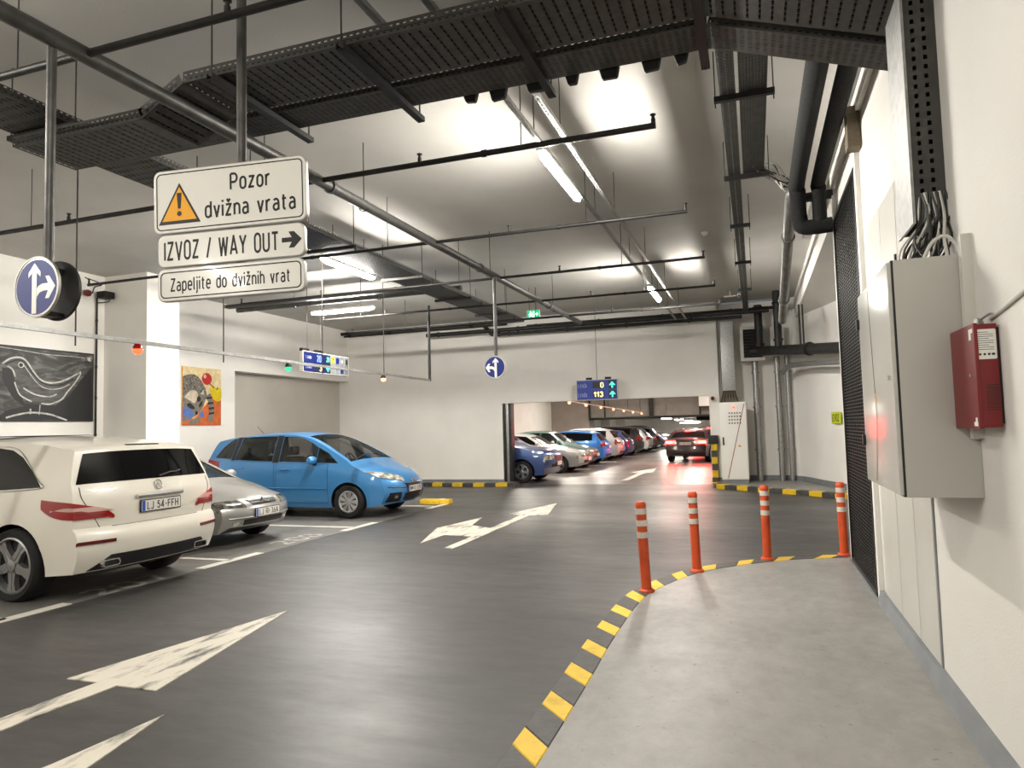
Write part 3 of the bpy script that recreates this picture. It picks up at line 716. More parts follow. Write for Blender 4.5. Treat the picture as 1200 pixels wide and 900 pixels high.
b = MB(); b.tube([(-.25, 18.476, 2.08), (-.70, 18.476, .22)], .008, 6); b.build('cable', M['lens_red'], Sx)
D2 = MB(); D2.box((-.76, 18.85, 2.44), (-.44, 19.0, 4.25)); 
DD = thing('cable_duct', 'galvanised duct coming down the far wall above the white switch cabinet', 'duct', (-.6, 18.92, 2.44))
D2.build('duct', M['galv'], DD, bevel=.004)
for i in range(16):
    x = -.74+.28*i/15; b = MB(); b.tube(smoothline([(x, 18.92, 2.46), (x+(x+.6)*.2, 18.9, 2.30), (x+(x+.6)*.55, 18.85, 2.13)], 3), .012, 5); b.build('cable', M['wood'] if i % 3 else M['trimblack'], DD)
G = thing('column_guard', 'yellow and black striped guard on the pillar edge right of the opening', 'guard', (-1.0, 18.72, 0))
zs = [.02, .22, .40, .57, .74, .91, 1.08]
for i in range(6):
    b = MB(); b.box((-1.10, 18.76, zs[i]), (-.96, 18.965, zs[i+1])); b.build('stripe_block', M['blackpaint'] if i % 2 == 0 else M['yellow'], G, smooth=False)
b = MB(); b.box((-1.16, 18.72, 1.08), (-.93, 18.965, 1.30)); b.build('cap', M['trimblack'], G, bevel=.012)
b = MB(); b.lathe([(.001, 0), (.05, 0), (.05, .12), (.02, .14), (.001, .14)], 14, Matrix.Translation((-1.02, 18.97, 2.26)) @ Matrix.Rotation(PI/2, 4, 'X')); tag(b.build('beacon', M['lens_dark_red']), 'small dark red beacon on the pillar beside the white switch cabinet', 'beacon')
F = thing('fan_unit', 'grey ventilator box with a dark grille high on the wall right of the duct', 'fan', (.03, 19.3, 3.2))
b = MB(); b.box((-.28, 19.05, 3.20), (.32, 19.55, 4.10)); b.build('housing', M['panel'], F, bevel=.01)
b = MB(); b.box((-.20, 19.03, 3.28), (.26, 19.06, 4.02)); b.build('grille', M['meshback'], F, smooth=False)
for i in range(9): 
    b = MB(); b.box((-.20, 19.01, 3.30+.08*i), (.26, 19.035, 3.325+.08*i)); b.build('louvre', M['bracket'], F, smooth=False)
def pipe(name, label, pts, r, m, cat='pipe', collars=None, parent=None, n=12, smooth_=True):
    P = smoothline(pts, 6) if smooth_ and len(pts) > 2 else pts
    b = MB(); b.tube(P, r, n); o = b.build(name, m, parent)
    if parent is None: tag(o, label, cat)
    for c, d in (collars or []):
        d = Vector(d).normalized(); q = MB(); q.tube([Vector(c)-d*.025, Vector(c)+d*.025], r*1.28, n); q.build('collar', m, o)
    return o
up_ = (0, 0, 1)
for (x, r, lab) in ((.06, .075, 'grey riser pipe nearest the white switch cabinet'), (.60, .07, 'middle grey riser pipe in the far right corner'), (.84, .06, 'rightmost grey riser pipe in the far right corner')):
    pipe('riser_pipe', lab, [(x, 19.28, .095), (x, 19.28, 3.3)], r, M['galv'], collars=[((x, 19.28, z), up_) for z in (.9, 2.0, 2.9)])
pipe('collector_pipe', 'thick dark horizontal pipe above the grey risers, running right towards the ramp', [(.0, 18.95, 3.43), (.55, 18.3, 3.36), (1.95, 14.6, 2.98)], .12, M['pipe_dark'], collars=[((1.2, 16.6, 3.19), (.35, -.93, -.09))])
pipe('stub_pipe', 'dark vertical pipe with a cap rising from the left of the collector pipe', [(.19, 18.95, 3.45), (.19, 18.95, 4.62)], .10, M['pipe_dark'], collars=[((.19, 18.95, 4.55), up_), ((.19, 18.95, 3.6), up_)])
pipe('stub_pipe', 'dark vertical pipe rising from the middle of the collector pipe to the ceiling', [(.62, 18.1, 3.36), (.62, 18.1, CEIL)], .09, M['pipe_dark'], collars=[((.62, 18.1, 4.5), up_), ((.62, 18.1, 3.6), up_)])
pipe('branch_pipe', 'pale lagged pipe curving right below the collector pipe', [(.72, 18.9, 2.85), (.82, 18.6, 2.95), (1.0, 18.0, 2.96), (1.75, 15.6, 2.80)], .065, M['galv'])
for k, x in enumerate((1.40, 1.47)):
    pipe('thin_pipe', 'thin upright rod between the collector pipe and the soffit', [(x-.35, 17.0, 3.2), (x-.35, 17.0, 4.25)], .02, M['pipe_dark'])['group'] = 'thin rods under the soffit'
b = MB(); b.box((.46, 19.1, 3.55), (.80, 19.4, 4.05)); tag(b.build('pipe_box', M['panel'], bevel=.01), 'grey box on the wall between the vertical pipes', 'box')
T = frame((1.70, 17.02, 1.66), (.31, -.95, 0), (0, 0, 1)); b = MB(); b.prism(rrect(.42, .26, .01), -.02, .012, T)
tg = tag(b.build('warning_tag', mat('lime_plate', (196, 206, 40), .5), smooth=False), 'lime green IZVOZ plate on the curved wall by the mesh door', 'sign'); lettering('IZVOZ', T @ Matrix.Translation((0, 0, .012)), .15, .33, M['ink'], tg, 0, .002)
# falling grey drain pipe and the black lagged pipes under the ceiling
pipe('drain_pipe', 'grey drain pipe with an elbow falling away under the ceiling on the right', [(.62, 8.5, 4.20), (.52, 8.45, 4.22), (.50, 8.7, 4.10), (.50, 10.5, 3.66), (.50, 12.3, 3.27)], .065, M['pipe_mid'], collars=[((.50, 9.4, 3.93), (0, 1, -.24)), ((.50, 11.4, 3.47), (0, 1, -.24))])
pipe('lagged_pipe', 'thick black lagged pipe under the ceiling, the left one of the pair', [(.55, 4.2, 4.22), (.55, 7.9, 4.22), (.56, 8.25, 4.12), (.57, 8.32, 3.86), (.62, 8.33, 3.76), (.9, 8.33, 3.76)], .085, M['black'])
pipe('lagged_pipe', 'thick black lagged pipe under the ceiling, the right one of the pair', [(.77, 4.2, 4.22), (.77, 7.95, 4.22), (.775, 8.22, 4.15), (.78, 8.32, 3.97), (.78, 8.33, 3.79)], .075, M['black'])
pipe('cross_pipe', 'short dark pipe crossing behind the mesh door top', [(.56, 8.6, 4.17), (.95, 8.55, 4.17)], .055, M['pipe_dark'])
# ------------------------------------------------------------------ overhead: pipes
X_, Y_ = (1, 0, 0), (0, 1, 0)
mp = pipe('sprinkler_main', 'thick steel sprinkler main running away under the ceiling on the left', [(-4.08, 0.0, 4.09), (-3.96, 4.61, 4.09), (-3.845, 16.18, 4.09)], .055, M['pipe'], smooth_=False, collars=[((-4.05, 1.2, 4.09), Y_), ((-3.945, 5.95, 4.09), Y_), ((-3.905, 9.9, 4.09), Y_), ((-3.87, 13.6, 4.09), Y_)])
for y in (2.2, 6.6, 10.4, 14.0):
    b = MB(); x = -3.97+.008*(y-4.6); b.tube([(x, y, 4.11), (x, y, CEIL)], .006, 6); b.lathe([(.06, -.01), (.066, -.01), (.066, .01), (.06, .01)], 16, Matrix.Translation((x, y, 4.09)) @ Matrix.Rotation(PI/2, 4, 'X'), closed=True); b.build('hanger_rod', M['wire'], mp)
branch = [(3.24, -6.1, -.83, 'nearest sprinkler branch pipe crossing at the top left', .026), (5.76, -8.5, -.67, 'sprinkler branch pipe crossing just beyond the big cable trays, with an upturned right end', .026), (8.28, -10.05, -.64, 'third sprinkler branch pipe, crossing behind the lit ceiling tube', .022),
          (10.7, -9.1, -.60, 'fourth sprinkler branch pipe from the camera', .022), (13.0, -8.85, -.57, 'fifth sprinkler branch pipe, crossing under the far ceiling tube', .022), (15.03, -9.4, -.57, 'farthest sprinkler branch pipe before the far wall', .026)]
for y, x0, x1, lab, r in branch:
    o = pipe('sprinkler_branch', lab, [(x0, y, 4.09), (x1, y, 4.09)], r, M['pipe_dark'], collars=[((-2.2, y, 4.09), X_), ((-5.8, y, 4.09), X_)])
    for x in (x0+.02, -7.3, -5.1, -2.85, x1-.02):
        b = MB(); b.tube([(x, y, 4.09), (x, y, 4.15)], r*.75, 8); b.lathe([(.001, .05), (.012, .05), (.014, .085), (.026, .09), (.026, .097), (.001, .099)], 12, Matrix.Translation((x, y, 4.09))); b.build('sprinkler_head', M['pipe_dark'], o)
    for x in (-7.9, -4.6, -1.85):
        b = MB(); b.tube([(x, y, 4.09), (x, y, CEIL)], .005, 6); b.build('hanger_rod', M['wire'], o)
far_p = [(18.6, 4.30, -6.75, -.2, .045, 'dark pipe along the head of the far wall, lower one of the bundle'), (18.45, 4.40, -9.0, .45, .06, 'thick dark pipe along the head of the far wall, middle one of the bundle'), (18.75, 4.50, -6.0, .9, .04, 'thin pipe along the head of the far wall, upper one of the bundle'), (18.6, 4.66, -12.0, -6.6, .05, 'dark pipe high on the far wall at the left corner'), (18.75, 4.60, -12.0, -6.6, .028, 'thin pipe just under the dark pipe at the far left corner')]
for y, z, x0, x1, r, lab in far_p:
    pipe('wall_pipe', lab, [(x0, y, z), (x1, y, z)], r, M['pipe_dark'], collars=[((x0+(x1-x0)*t, y, z), X_) for t in (.04, .3, .55, .8)])
    
pipe('pipe_bend', 'dark elbow where the far wall pipes turn back at the left of the bundle', [(-6.75, 18.6, 4.30), (-7.0, 18.6, 4.32), (-7.08, 18.55, 4.42), (-7.1, 18.3, 4.5)], .06, M['pipe_dark'])
pipe('wall_pipe', 'thick grey pipe crossing above the white tube at the left', [(-10.5, 12.25, 4.32), (-5.2, 12.2, 4.32)], .055, M['pipe'], collars=[((-9, 12.24, 4.32), X_), ((-7, 12.22, 4.32), X_)])

# ------------------------------------------------------------------ overhead: cable trays
def cuts(length, pitch, hole):
    out = [0.0]; n = int(length/pitch)
    for i in range(n): out += [pitch*i+(pitch-hole)/2, pitch*i+(pitch+hole)/2]
    return out + [length]
odd = lambda i: i % 2 == 1
def tray(name, label, secs, w, z_side=.085, floor='slot', m='tray', group=None, far_side=True):
    """secs: (origin of the near left corner, direction along, length); the tray floor spans from there over w in direction across"""
    o0 = secs[0][0]
    t = thing(name, label, 'cable tray', o0, group=group)
    for (o, u, ln, v) in secs:
        u = Vector(u).normalized(); v = Vector(v).normalized(); n = u.cross(v).normalized()
        if n.z < 0: n = -n
        o = Vector(o)
        b = MB()
        if floor == 'slot': 
            ub = cuts(ln, .075, .014); vb = [0] + [.03+(w-.06)*x for x in (np.array(cuts(1.0001, 1/9, .098))[1:-1])] + [w]
        elif floor == 'fine':
            ub = cuts(ln, .050, .026); vb = cuts(w, .024, .007)
        else:
            ub = cuts(ln, .11, .05); vb = cuts(w, .05, .014)
        b.perforated(o, u, v, ub, vb, lambda i, j: odd(i) and odd(j)); b.build('tray_floor', M[m], t, smooth=False, fix=False)
        for k, side in enumerate((o, o+v*w)):
            if k and not far_side: continue
            b = MB(); b.perforated(side, u, n, cuts(ln, .05, .022), [0, .016, .026, .052, .062, z_side], lambda i, j: odd(i) and j in (1, 3))
            b.build('tray_flange', M[m], t, smooth=False, fix=False)
            b = MB(); lip = side + n*z_side
            d = v if k else -v
            b.poly([lip, lip+u*ln, lip+u*ln-d*.012, lip-d*.012]); b.build('tray_lip', M[m], t, smooth=False, fix=False)
        # the cables lying in it
        nb = max(2, int(w/.055)); 
        for k in range(nb):
            q = MB(); y_ = (k+.5)*w/nb
            q.tube([o+v*y_+n*.032+u*.02, o+v*(y_+random.uniform(-.006, .006))+n*.034+u*ln*.5, o+v*y_+n*.032+u*(ln-.02)], .0285, 6); q.build('cable', M['cable'], t)
        # solid joint strip between sections
        b = MB(); q = [o+u*(ln-.06)-n*.003, o+u*(ln+.02)-n*.003, o+u*(ln+.02)+v*w-n*.003, o+u*(ln-.06)+v*w-n*.003]; b.poly(q); b.poly([p-n*.002 for p in q]); b.build('joint_plate', M[m], t, smooth=False, fix=False)
    return t
sl = math.atan2(.40, 1.15); ux = (math.cos(sl), 0, -math.sin(sl))
tA = tray('cable_tray', 'wide slotted cable tray crossing overhead, the nearer of the big pair', [((-3.86, 3.93, 4.20), X_, 3.68, Y_), ((-.18, 3.93, 4.20), ux, 1.205, Y_), ((-4.25, 3.93, 4.0), (.39, 0, .2), .438, Y_), ((-5.62, 3.93, 4.0), X_, 1.37, Y_)], .56)
tB = tray('cable_tray', 'narrower perforated cable tray crossing overhead, the farther of the big pair', [((-5.2, 4.57, 4.19), X_, 5.02, Y_), ((-.18, 4.57, 4.19), ux, 1.205, Y_)], .31, .07, 'fine')
for x, lab in ((-3.55, 'leftmost channel bracket under the big pair of cable trays'), (-2.48, 'second channel bracket from the left under the big pair of cable trays'), (-1.36, 'third channel bracket from the left under the big pair of cable trays'), (-.22, 'rightmost channel bracket under the big pair of cable trays')):
    K = thing('tray_bracket', lab, 'bracket', (x, 4.4, 4.15), group='channel brackets under the big trays')
    b = MB(); b.box((x-.03, 3.86, 4.135), (x+.03, 5.06, 4.139)); b.box((x-.03, 3.86, 4.139), (x-.026, 5.06, 4.178)); b.box((x+.026, 3.86, 4.139), (x+.03, 5.06, 4.178)); b.build('channel', M['bracket'], K, smooth=False)
    for y in (3.88, 5.03):
        b = MB(); b.tube([(x, y, 4.12), (x, y, CEIL)], .006, 6); b.build('threaded_rod', M['wire'], K)
# the torn lagging hanging over the far edge of the tray
J = thing('sagging_foam', 'ragged strip of dark foam lumps along the far edge of the crossing tray', 'foam', (-1.3, 4.93, 4.2))
x = -2.05
while x < -.35:
    w_ = random.uniform(.10, .17); d = random.uniform(.05, .085)
    b = MB(); b.prism([(x, .02), (x+w_, .02), (x+w_-.02, -d), (x+.025, -d+random.uniform(-.01, .01))], 4.905, 4.955, Matrix(((1, 0, 0, 0), (0, 0, 1, 0), (0, 1, 0, 4.21), (0, 0, 0, 1)))); b.build('lump', M['bracket'], J, bevel=.008, segs=1)
    x += w_ + random.uniform(.08, .16)
b = MB(); b.box((-2.1, 4.90, 4.215), (-.3, 4.93, 4.255)); b.build('strip', M['bracket'], J, smooth=False)
# tray along the left aisle
tC = tray('cable_tray', 'long perforated cable tray running away under the ceiling at the left', [((-5.82, 3.25, 4.20), Y_, 12.8, X_)], .62, .07, 'coarse')
for y, nth in zip((4.1, 6.2, 8.3, 10.4, 12.5, 14.6), ('nearest', 'second', 'third', 'fourth', 'fifth', 'farthest')):
    K = thing('tray_bracket', nth+' channel bracket from the camera under the long left-hand tray', 'bracket', (-5.4, y, 4.1), group='brackets under the long left tray')
    b = MB(); b.box((-5.90, y-.025, 4.155), (-5.12, y+.025, 4.196)); b.build('channel', M['bracket'], K, smooth=False)
    for xx in (-5.88, -5.14):
        b = MB(); b.tube([(xx, y, 4.15), (xx, y, CEIL)], .006, 6); b.build('threaded_rod', M['wire'], K)
tD = tray('cable_tray', 'narrow perforated cable tray running away under the ceiling at the right', [((-.16, 5.3, 4.40), Y_, 12.9, X_)], .13, .06, 'fine')
tE = tray('cable_tray', 'wider cable tray beside the narrow one at the right, ending early', [((.0, 5.3, 4.40), Y_, 2.95, X_)], .22, .06, 'fine')
for y, w_, lab in ((6.1, .44, 'nearest bracket under the pair of right-hand trays'), (8.15, .44, 'second bracket under the pair of right-hand trays'), (10.2, .22, 'third bracket under the narrow right-hand tray'), (12.6, .22, 'fourth bracket under the narrow right-hand tray'), (15.2, .22, 'farthest bracket under the narrow right-hand tray')):
    K = thing('tray_bracket', lab, 'bracket', (0, y, 4.37))
    b = MB(); b.box((-.21, y-.025, 4.345), (-.21+w_+.05, y+.025, 4.392)); b.build('channel', M['bracket'], K, smooth=False)
    for xx in (-.20, -.17+w_):
        b = MB(); b.tube([(xx, y, 4.30), (xx, y, CEIL)], .006, 6); b.build('threaded_rod', M['wire'], K)
tF = tray('cable_tray', 'cable tray crossing beside the grey pipe above the white tube at the left', [((-10.4, 11.72, 4.28), X_, 4.9, Y_)], .15, .05, 'fine')
# tangle of cables at the end of the wider tray
W = thing('cable_bundle', 'loose cables and clips at the end of the wider right-hand tray', 'cables', (.35, 8.3, 4.4))
for i in range(12):
    p = [(.1+.05*random.random(), 8.0, 4.42), (.3+random.uniform(-.05, .05), 8.35+random.uniform(-.1, .1), 4.42+random.uniform(-.06, .10)), (.42+random.uniform(-.04, .06), 8.45, 4.35+random.uniform(-.1, .1)), (.52, 8.5, 4.28+random.uniform(-.05, .1))]
    b = MB(); b.tube(smoothline(p, 4), .008, 5); b.build('cable', random.choice([M['wire'], M['panel'], M['trimblack']]), W)
# two lamp rails
for x, lab in ((-1.80, 'left mounting rail under the ceiling carrying the near tube lamp'), (-1.55, 'right perforated mounting rail under the ceiling beside the near tube lamp')):
    Rl = thing('lamp_rail', lab, 'rail', (x, 10, 4.26))
    b = MB(); b.perforated((x-.02, 4.2, 4.275), Y_, X_, cuts(14.0, .06, .03), [0, .012, .028, .04], lambda i, j: odd(i) and j == 1); b.build('rail_face', M['galv'], Rl, smooth=False, fix=False)
    b = MB(); b.box((x-.02, 4.2, 4.277), (x-.017, 18.2, 4.317)); b.box((x+.017, 4.2, 4.277), (x+.02, 18.2, 4.317)); b.build('rail_side', M['galv'], Rl, smooth=False)
    for y in (6.0, 8.6, 11.2, 13.8, 16.4):
        b = MB(); b.tube([(x, y, 4.275), (x, y, CEIL)], .005, 6); b.build('hanger_rod', M['wire'], Rl)
for x, lab in ((-2.42, 'left short steel channel at the top above the big trays'), (-2.0, 'right short steel channel at the top above the big trays')):
    b = MB(); b.box((x, 2.5, 4.50), (x+.05, 4.6, 4.54)); tag(b.build('steel_channel', M['galv'], smooth=False), lab, 'rail')

# ------------------------------------------------------------------ tube lamps
def tube_lamp(label, c, axis, ln=1.5, group=None, drop=None):
    c = Vector(c); T = frame(c, (1, 0, 0), (0, 0, 1)) if axis == 'x' else frame(c, (0, 1, 0), (0, 0, 1))
    L = thing('tube_lamp', label, 'lamp', c, group=group)
    b = MB(); b.prism(rrect(ln, .045, .015, cy=.042), -.046, .046, T); b.build('housing', M['panel'], L, bevel=.004)
    prof = [(.043*math.cos(a), .060*math.sin(a)) for a in [PI*.97+PI*1.06*i/10 for i in range(11)]]
    q = MB(); rows = []
    for k in range(13):
        xx = -ln/2+ln*k/12; s_ = 1.0 if 0 < k < 12 else .55
        rows.append([tuple(T @ Vector((xx, py*s_+.018, pz*s_))) for pz, py in prof])
    q.grid(rows); q.poly(rows[0][::-1]); q.poly(rows[-1])
    q.build('diffuser', M['tubeback' if group else 'tube'], L, angle=60)
    for k in (-.3, .3):
        h = MB(); h.tube([T @ Vector((k*ln, .07, 0)), T @ Vector((k*ln, (drop or CEIL-c.z), 0))], .006, 6); h.build('hanger', M['wire'], L)
    return L
tube_lamp('lit tube lamp nearest the camera, under the left rail', (-1.80, 6.96, 4.20), 'y', drop=.10)
tube_lamp('lit tube lamp far down the same rail, near the far wall', (-1.78, 14.0, 4.20), 'y', drop=.10)
tube_lamp('lit tube lamp along the edge of the long left tray', (-5.99, 9.53, 4.20), 'y')
tube_lamp('lit tube lamp lying crosswise at the left below the grey pipe', (-8.1, 12.6, 4.17), 'x')
# further lamps of the same rows, behind and beside the camera
for i, (x, y) in enumerate(((-1.80, 0.2), (-1.80, -6.0), (-5.99, 1.8), (-5.99, -3.4), (-9.6, -1.0))):
    tube_lamp('tube lamp of the same row behind the camera', (x, y, 4.20), 'y', group='tube lamps behind the camera')

# ------------------------------------------------------------------ hanging signs
def round_sign(label, x, y, z, top, kind, both, r=.195):
    S = thing('road_sign', label, 'road sign', (x, y, top))
    b = MB(); b.tube([(x+.0, y+.07, z+(r if not both else r*.2)), (x, y+.07, top)], .028, 12); b.build('post', M['pipe'], S)
    for k, yy in enumerate((y, y+.14) if both else (y,)):
        T = frame((x, yy, z), (1, 0, 0), (0, 0, 1)) if k == 0 else frame((x, yy, z), (-1, 0, 0), (0, 0, 1))
        b = MB(); b.lathe([(.001, -.008), (r-.005, -.008), (r+.004, -.012), (r+.004, .006), (r-.004, .006), (r-.006, .0), (.001, 0)], 40, T); d = b.build('sign_disc', M['signedge'] if k == 0 else M['pipe_dark'], S)
        shape('disc_face', [circle(0, 0, r-.007, 40)], T, M['signwhite'], d, 0, .002)
        shape('disc_blue', [circle(0, 0, r-.014, 40)], T, M['signblue'], d, .002, .003)
        s = 1 if kind == 'right' else -1
        g = [[(-.035, -.16), (.003, -.16), (.003, .09), (.033, .06), (.033, .09), (-.016, .145), (-.065, .09), (-.065, .06), (-.035, .09)] if s > 0 else [(.035, -.16), (-.003, -.16), (-.003, .09), (-.033, .06), (-.033, .09), (.016, .145), (.065, .09), (.065, .06), (.035, .09)]]
        c = [(.0, -.09), (.01, -.055), (.03, -.035), (.06, -.027), (.098, -.027), (.075, -.075), (.105, -.075), (.155, -.005), (.105, .06), (.075, .06), (.098, .017), (.05, .016), (.02, .005), (.0, -.015)]
        g.append([(s*a, b_) for a, b_ in c])
        shape('arrow', g, T, M['signwhite'], d, .003, .0045)
        if both:
            pass
    if both:
        b = MB(); b.box((x-.05, y+.01, z-r*.95), (x+.05, y+.13, z-r*.95+.03)); b.box((x-.05, y+.01, z+.1), (x+.05, y+.13, z+.13)); b.build('clamp', M['pipe_dark'], S, smooth=False)
    return S
round_sign('near blue round sign, arrow straight on and right, at the left edge', -4.03, 2.98, 2.522, 4.06, 'right', True, .181)
round_sign('far blue round sign, arrow straight on and left, before the far wall', -3.87, 10.36, 2.587, 4.06, 'left', False, .18)

def panel_sign():
    S = thing('hanging_sign', 'stack of three white warning boards hanging from one post, Pozor on top', 'sign', (-2.98, 3.45, CEIL))
    b = MB(); b.tube([(-2.985, 3.52, 2.60), (-2.985, 3.52, CEIL)], .031, 12); b.build('post', M['pipe'], S)
    T0 = frame((-2.955, 3.44, 0), (math.cos(SIGN_YAW), math.sin(SIGN_YAW), SIGN_TILT), (0.0, 0.0, 1))
    def board(zc, w, h, dx, rim):
        T = T0 @ Matrix.Translation((dx, zc, 0))
        b = MB(); b.prism(rrect(w, h, .045), -.035, 0, T); o = b.build('sign_board', M['signedge'], S, bevel=.006)
        shape('board_face', [rrect(w-.012, h-.012, .040)], T, M['signwhite'], o, 0, .002)
        if rim:
            a, c = rrect(w-.04, h-.04, .032), rrect(w-.054, h-.054, .027)
            q = MB(); q.grid([[tuple(T @ Vector((x, y, z))) for x, y in P] for P, z in ((a, .002), (a, .0032), (c, .0032), (c, .002))], close_u=True); q.build('border', M['ink'], o, smooth=False)
        return o, T
    o, T = board(3.085, 1.03, .405, 0, True)
    lettering('Pozor', T @ Matrix.Translation((.15, .085, 0)), .098, .265, M['ink'], o)
    lettering('dvižna vrata', T @ Matrix.Translation((.145, -.075, 0)), .098, .60, M['ink'], o)
    tri = lambda k: [(-.335+a*k, -.03+b_*k) for a, b_ in ((-.125, -.10), (.125, -.10), (0, .125))]
    shape('warning_triangle', [tri(1.16)], T, M['ink'], o, .002, .003); shape('triangle_field', [tri(.95)], T, M['sign_yellow'], o, .003, .004)
    shape('exclamation', [[(-.352, .05), (-.318, .05), (-.326, -.05), (-.344, -.05)], circle(-.335, -.082, .016, 14)], T, M['ink'], o, .004, .005)
    o, T = board(2.770, .985, .205, .005, False)
    lettering('IZVOZ / WAY OUT', T @ Matrix.Translation((-.06, 0, 0)), .112, .77, M['ink'], o)
    shape('arrow', [[(.345, -.014), (.41, -.014), (.39, -.05), (.425, -.05), (.475, 0), (.425, .05), (.39, .05), (.41, .014), (.345, .014)]], T, M['ink'], o, .002, .0035)
    o, T = board(2.555, .985, .205, .0, True)
    lettering('Zapeljite do dvižnih vrat', T @ Matrix.Translation((0, 0, 0)), .078, .80, M['ink'], o, weight=.135)
SIGN_YAW, SIGN_TILT = R(9), .018
panel_sign()

# ------------------------------------------------------------------ lamp bar over the bay fronts
B = thing('lamp_bar', 'thin steel bar hung at head height along the fronts of the bays at the left', 'bar', (-6.5, 6, 2.66))
b = MB(); b.box((-6.52, -3.0, 2.66), (-6.48, 13.45, 2.70)); b.build('bar', M['galv'], B, smooth=False)
b = MB(); b.tube([(-6.5, 13.43, 2.66), (-6.5, 13.43, 4.28)], .03, 10); b.build('end_post', M['pipe_dark'], B)
for y in (-1.5, 1.8, 5.22, 7.32, 9.53, 11.49):
    b = MB(); b.tube([(-6.5, y, 2.56), (-6.5, y, CEIL)], .008, 6); b.build('suspension_wire', M['wire'], B)
for y, m, lab, r in ((5.98, 'lampred', 'red bay lamp hanging under the bar above the white estate', .055), (8.66, 'lampgreen', 'green bay lamp hanging under the bar above the silver hatchback', .05), (11.46, 'lampglow', 'orange bay lamp hanging under the bar above the sky blue car', .05)):
    Lp = thing('bay_lamp', lab, 'lamp', (-6.5, y, 2.62), group='bay lamps under the bar')
    T = Matrix.Translation((-6.5, y, 2.60))
    b = MB(); b.lathe([(.001, .06), (.03, .06), (r*.9, .03), (r, .0), (.001, .0)], 18, T); b.build('cap', M['trimblack'] if m != 'lampred' else M['lens_red'], Lp)
    b = MB(); b.lathe([(r*.96, 0), (r*.9, -.03), (r*.6, -.052), (.001, -.06)], 18, T); b.build('dome', M[m], Lp)

# ------------------------------------------------------------------ occupancy displays and exit sign
def display_far():
    x, y, z = -4.0, 18.55, 2.595; w, h = 1.10, .52
    S = thing('display_board', 'blue LED display reading 0 and 113 with green arrows above the opening', 'display', (x, y, z-h/2))
    T = frame((x, y, z), (1, 0, 0), (0, 0, 1))
    b = MB(); b.prism(rrect(w+.03, h+.03, .01), -.10, 0, T); b.build('housing', M['panel'], S, bevel=.004)
    f = shape('face', [rrect(w, h, .006)], T, M['dispblue'], S, 0, .003)
    for k, (row, num, pre) in enumerate(((.125, '0', '1. ETAŽA'), (-.125, '113', '2. ETAŽA'))):
        q = shape('digit_window', [rrect(.32, .17, .01, cx=.045, cy=row)], T, M['dispdark'], S, .003, .004)
        lettering(num, T @ Matrix.Translation((.045+(.10 if num == '0' else 0), row, 0)), .125, (.075 if num == '0' else .25), M['led_amber'], q, .004, .006, .17, name='digits')
        lettering(pre, T @ Matrix.Translation((-.40, row-.01, 0)), .085, .25, M['lettergrey'], f, .003, .004, .12, name='floor_name')
        q = shape('arrow_window', [rrect(.21, .225, .006, cx=.42, cy=row)], T, M['dispdark'], S, .003, .004)
        cx, cy = .42, row; s = .085
        shape('green_arrow', [[(cx-s*.22, cy-s), (cx+s*.22, cy-s), (cx+s*.22, cy+.15*s), (cx+s*.75, cy-.25*s), (cx+s*.95, cy), (cx, cy+s), (cx-s*.95, cy), (cx-s*.75, cy-.25*s), (cx-s*.22, cy+.15*s)]], T, M['led_green'], q, .004, .006)
    for xx in (-.21, .31):
        b = MB(); b.box((x+xx-.09, y+.01, z+h/2+.015), (x+xx+.07, y+.09, z+h/2+.08)); b.build('hanger_bracket', M['trimblack'], S, bevel=.006)
    b = MB(); b.tube([(x+.0, y+.05, z+h/2), (x+.0, y+.05, CEIL)], .007, 6); b.build('suspension_wire', M['wire'], S)
display_far()
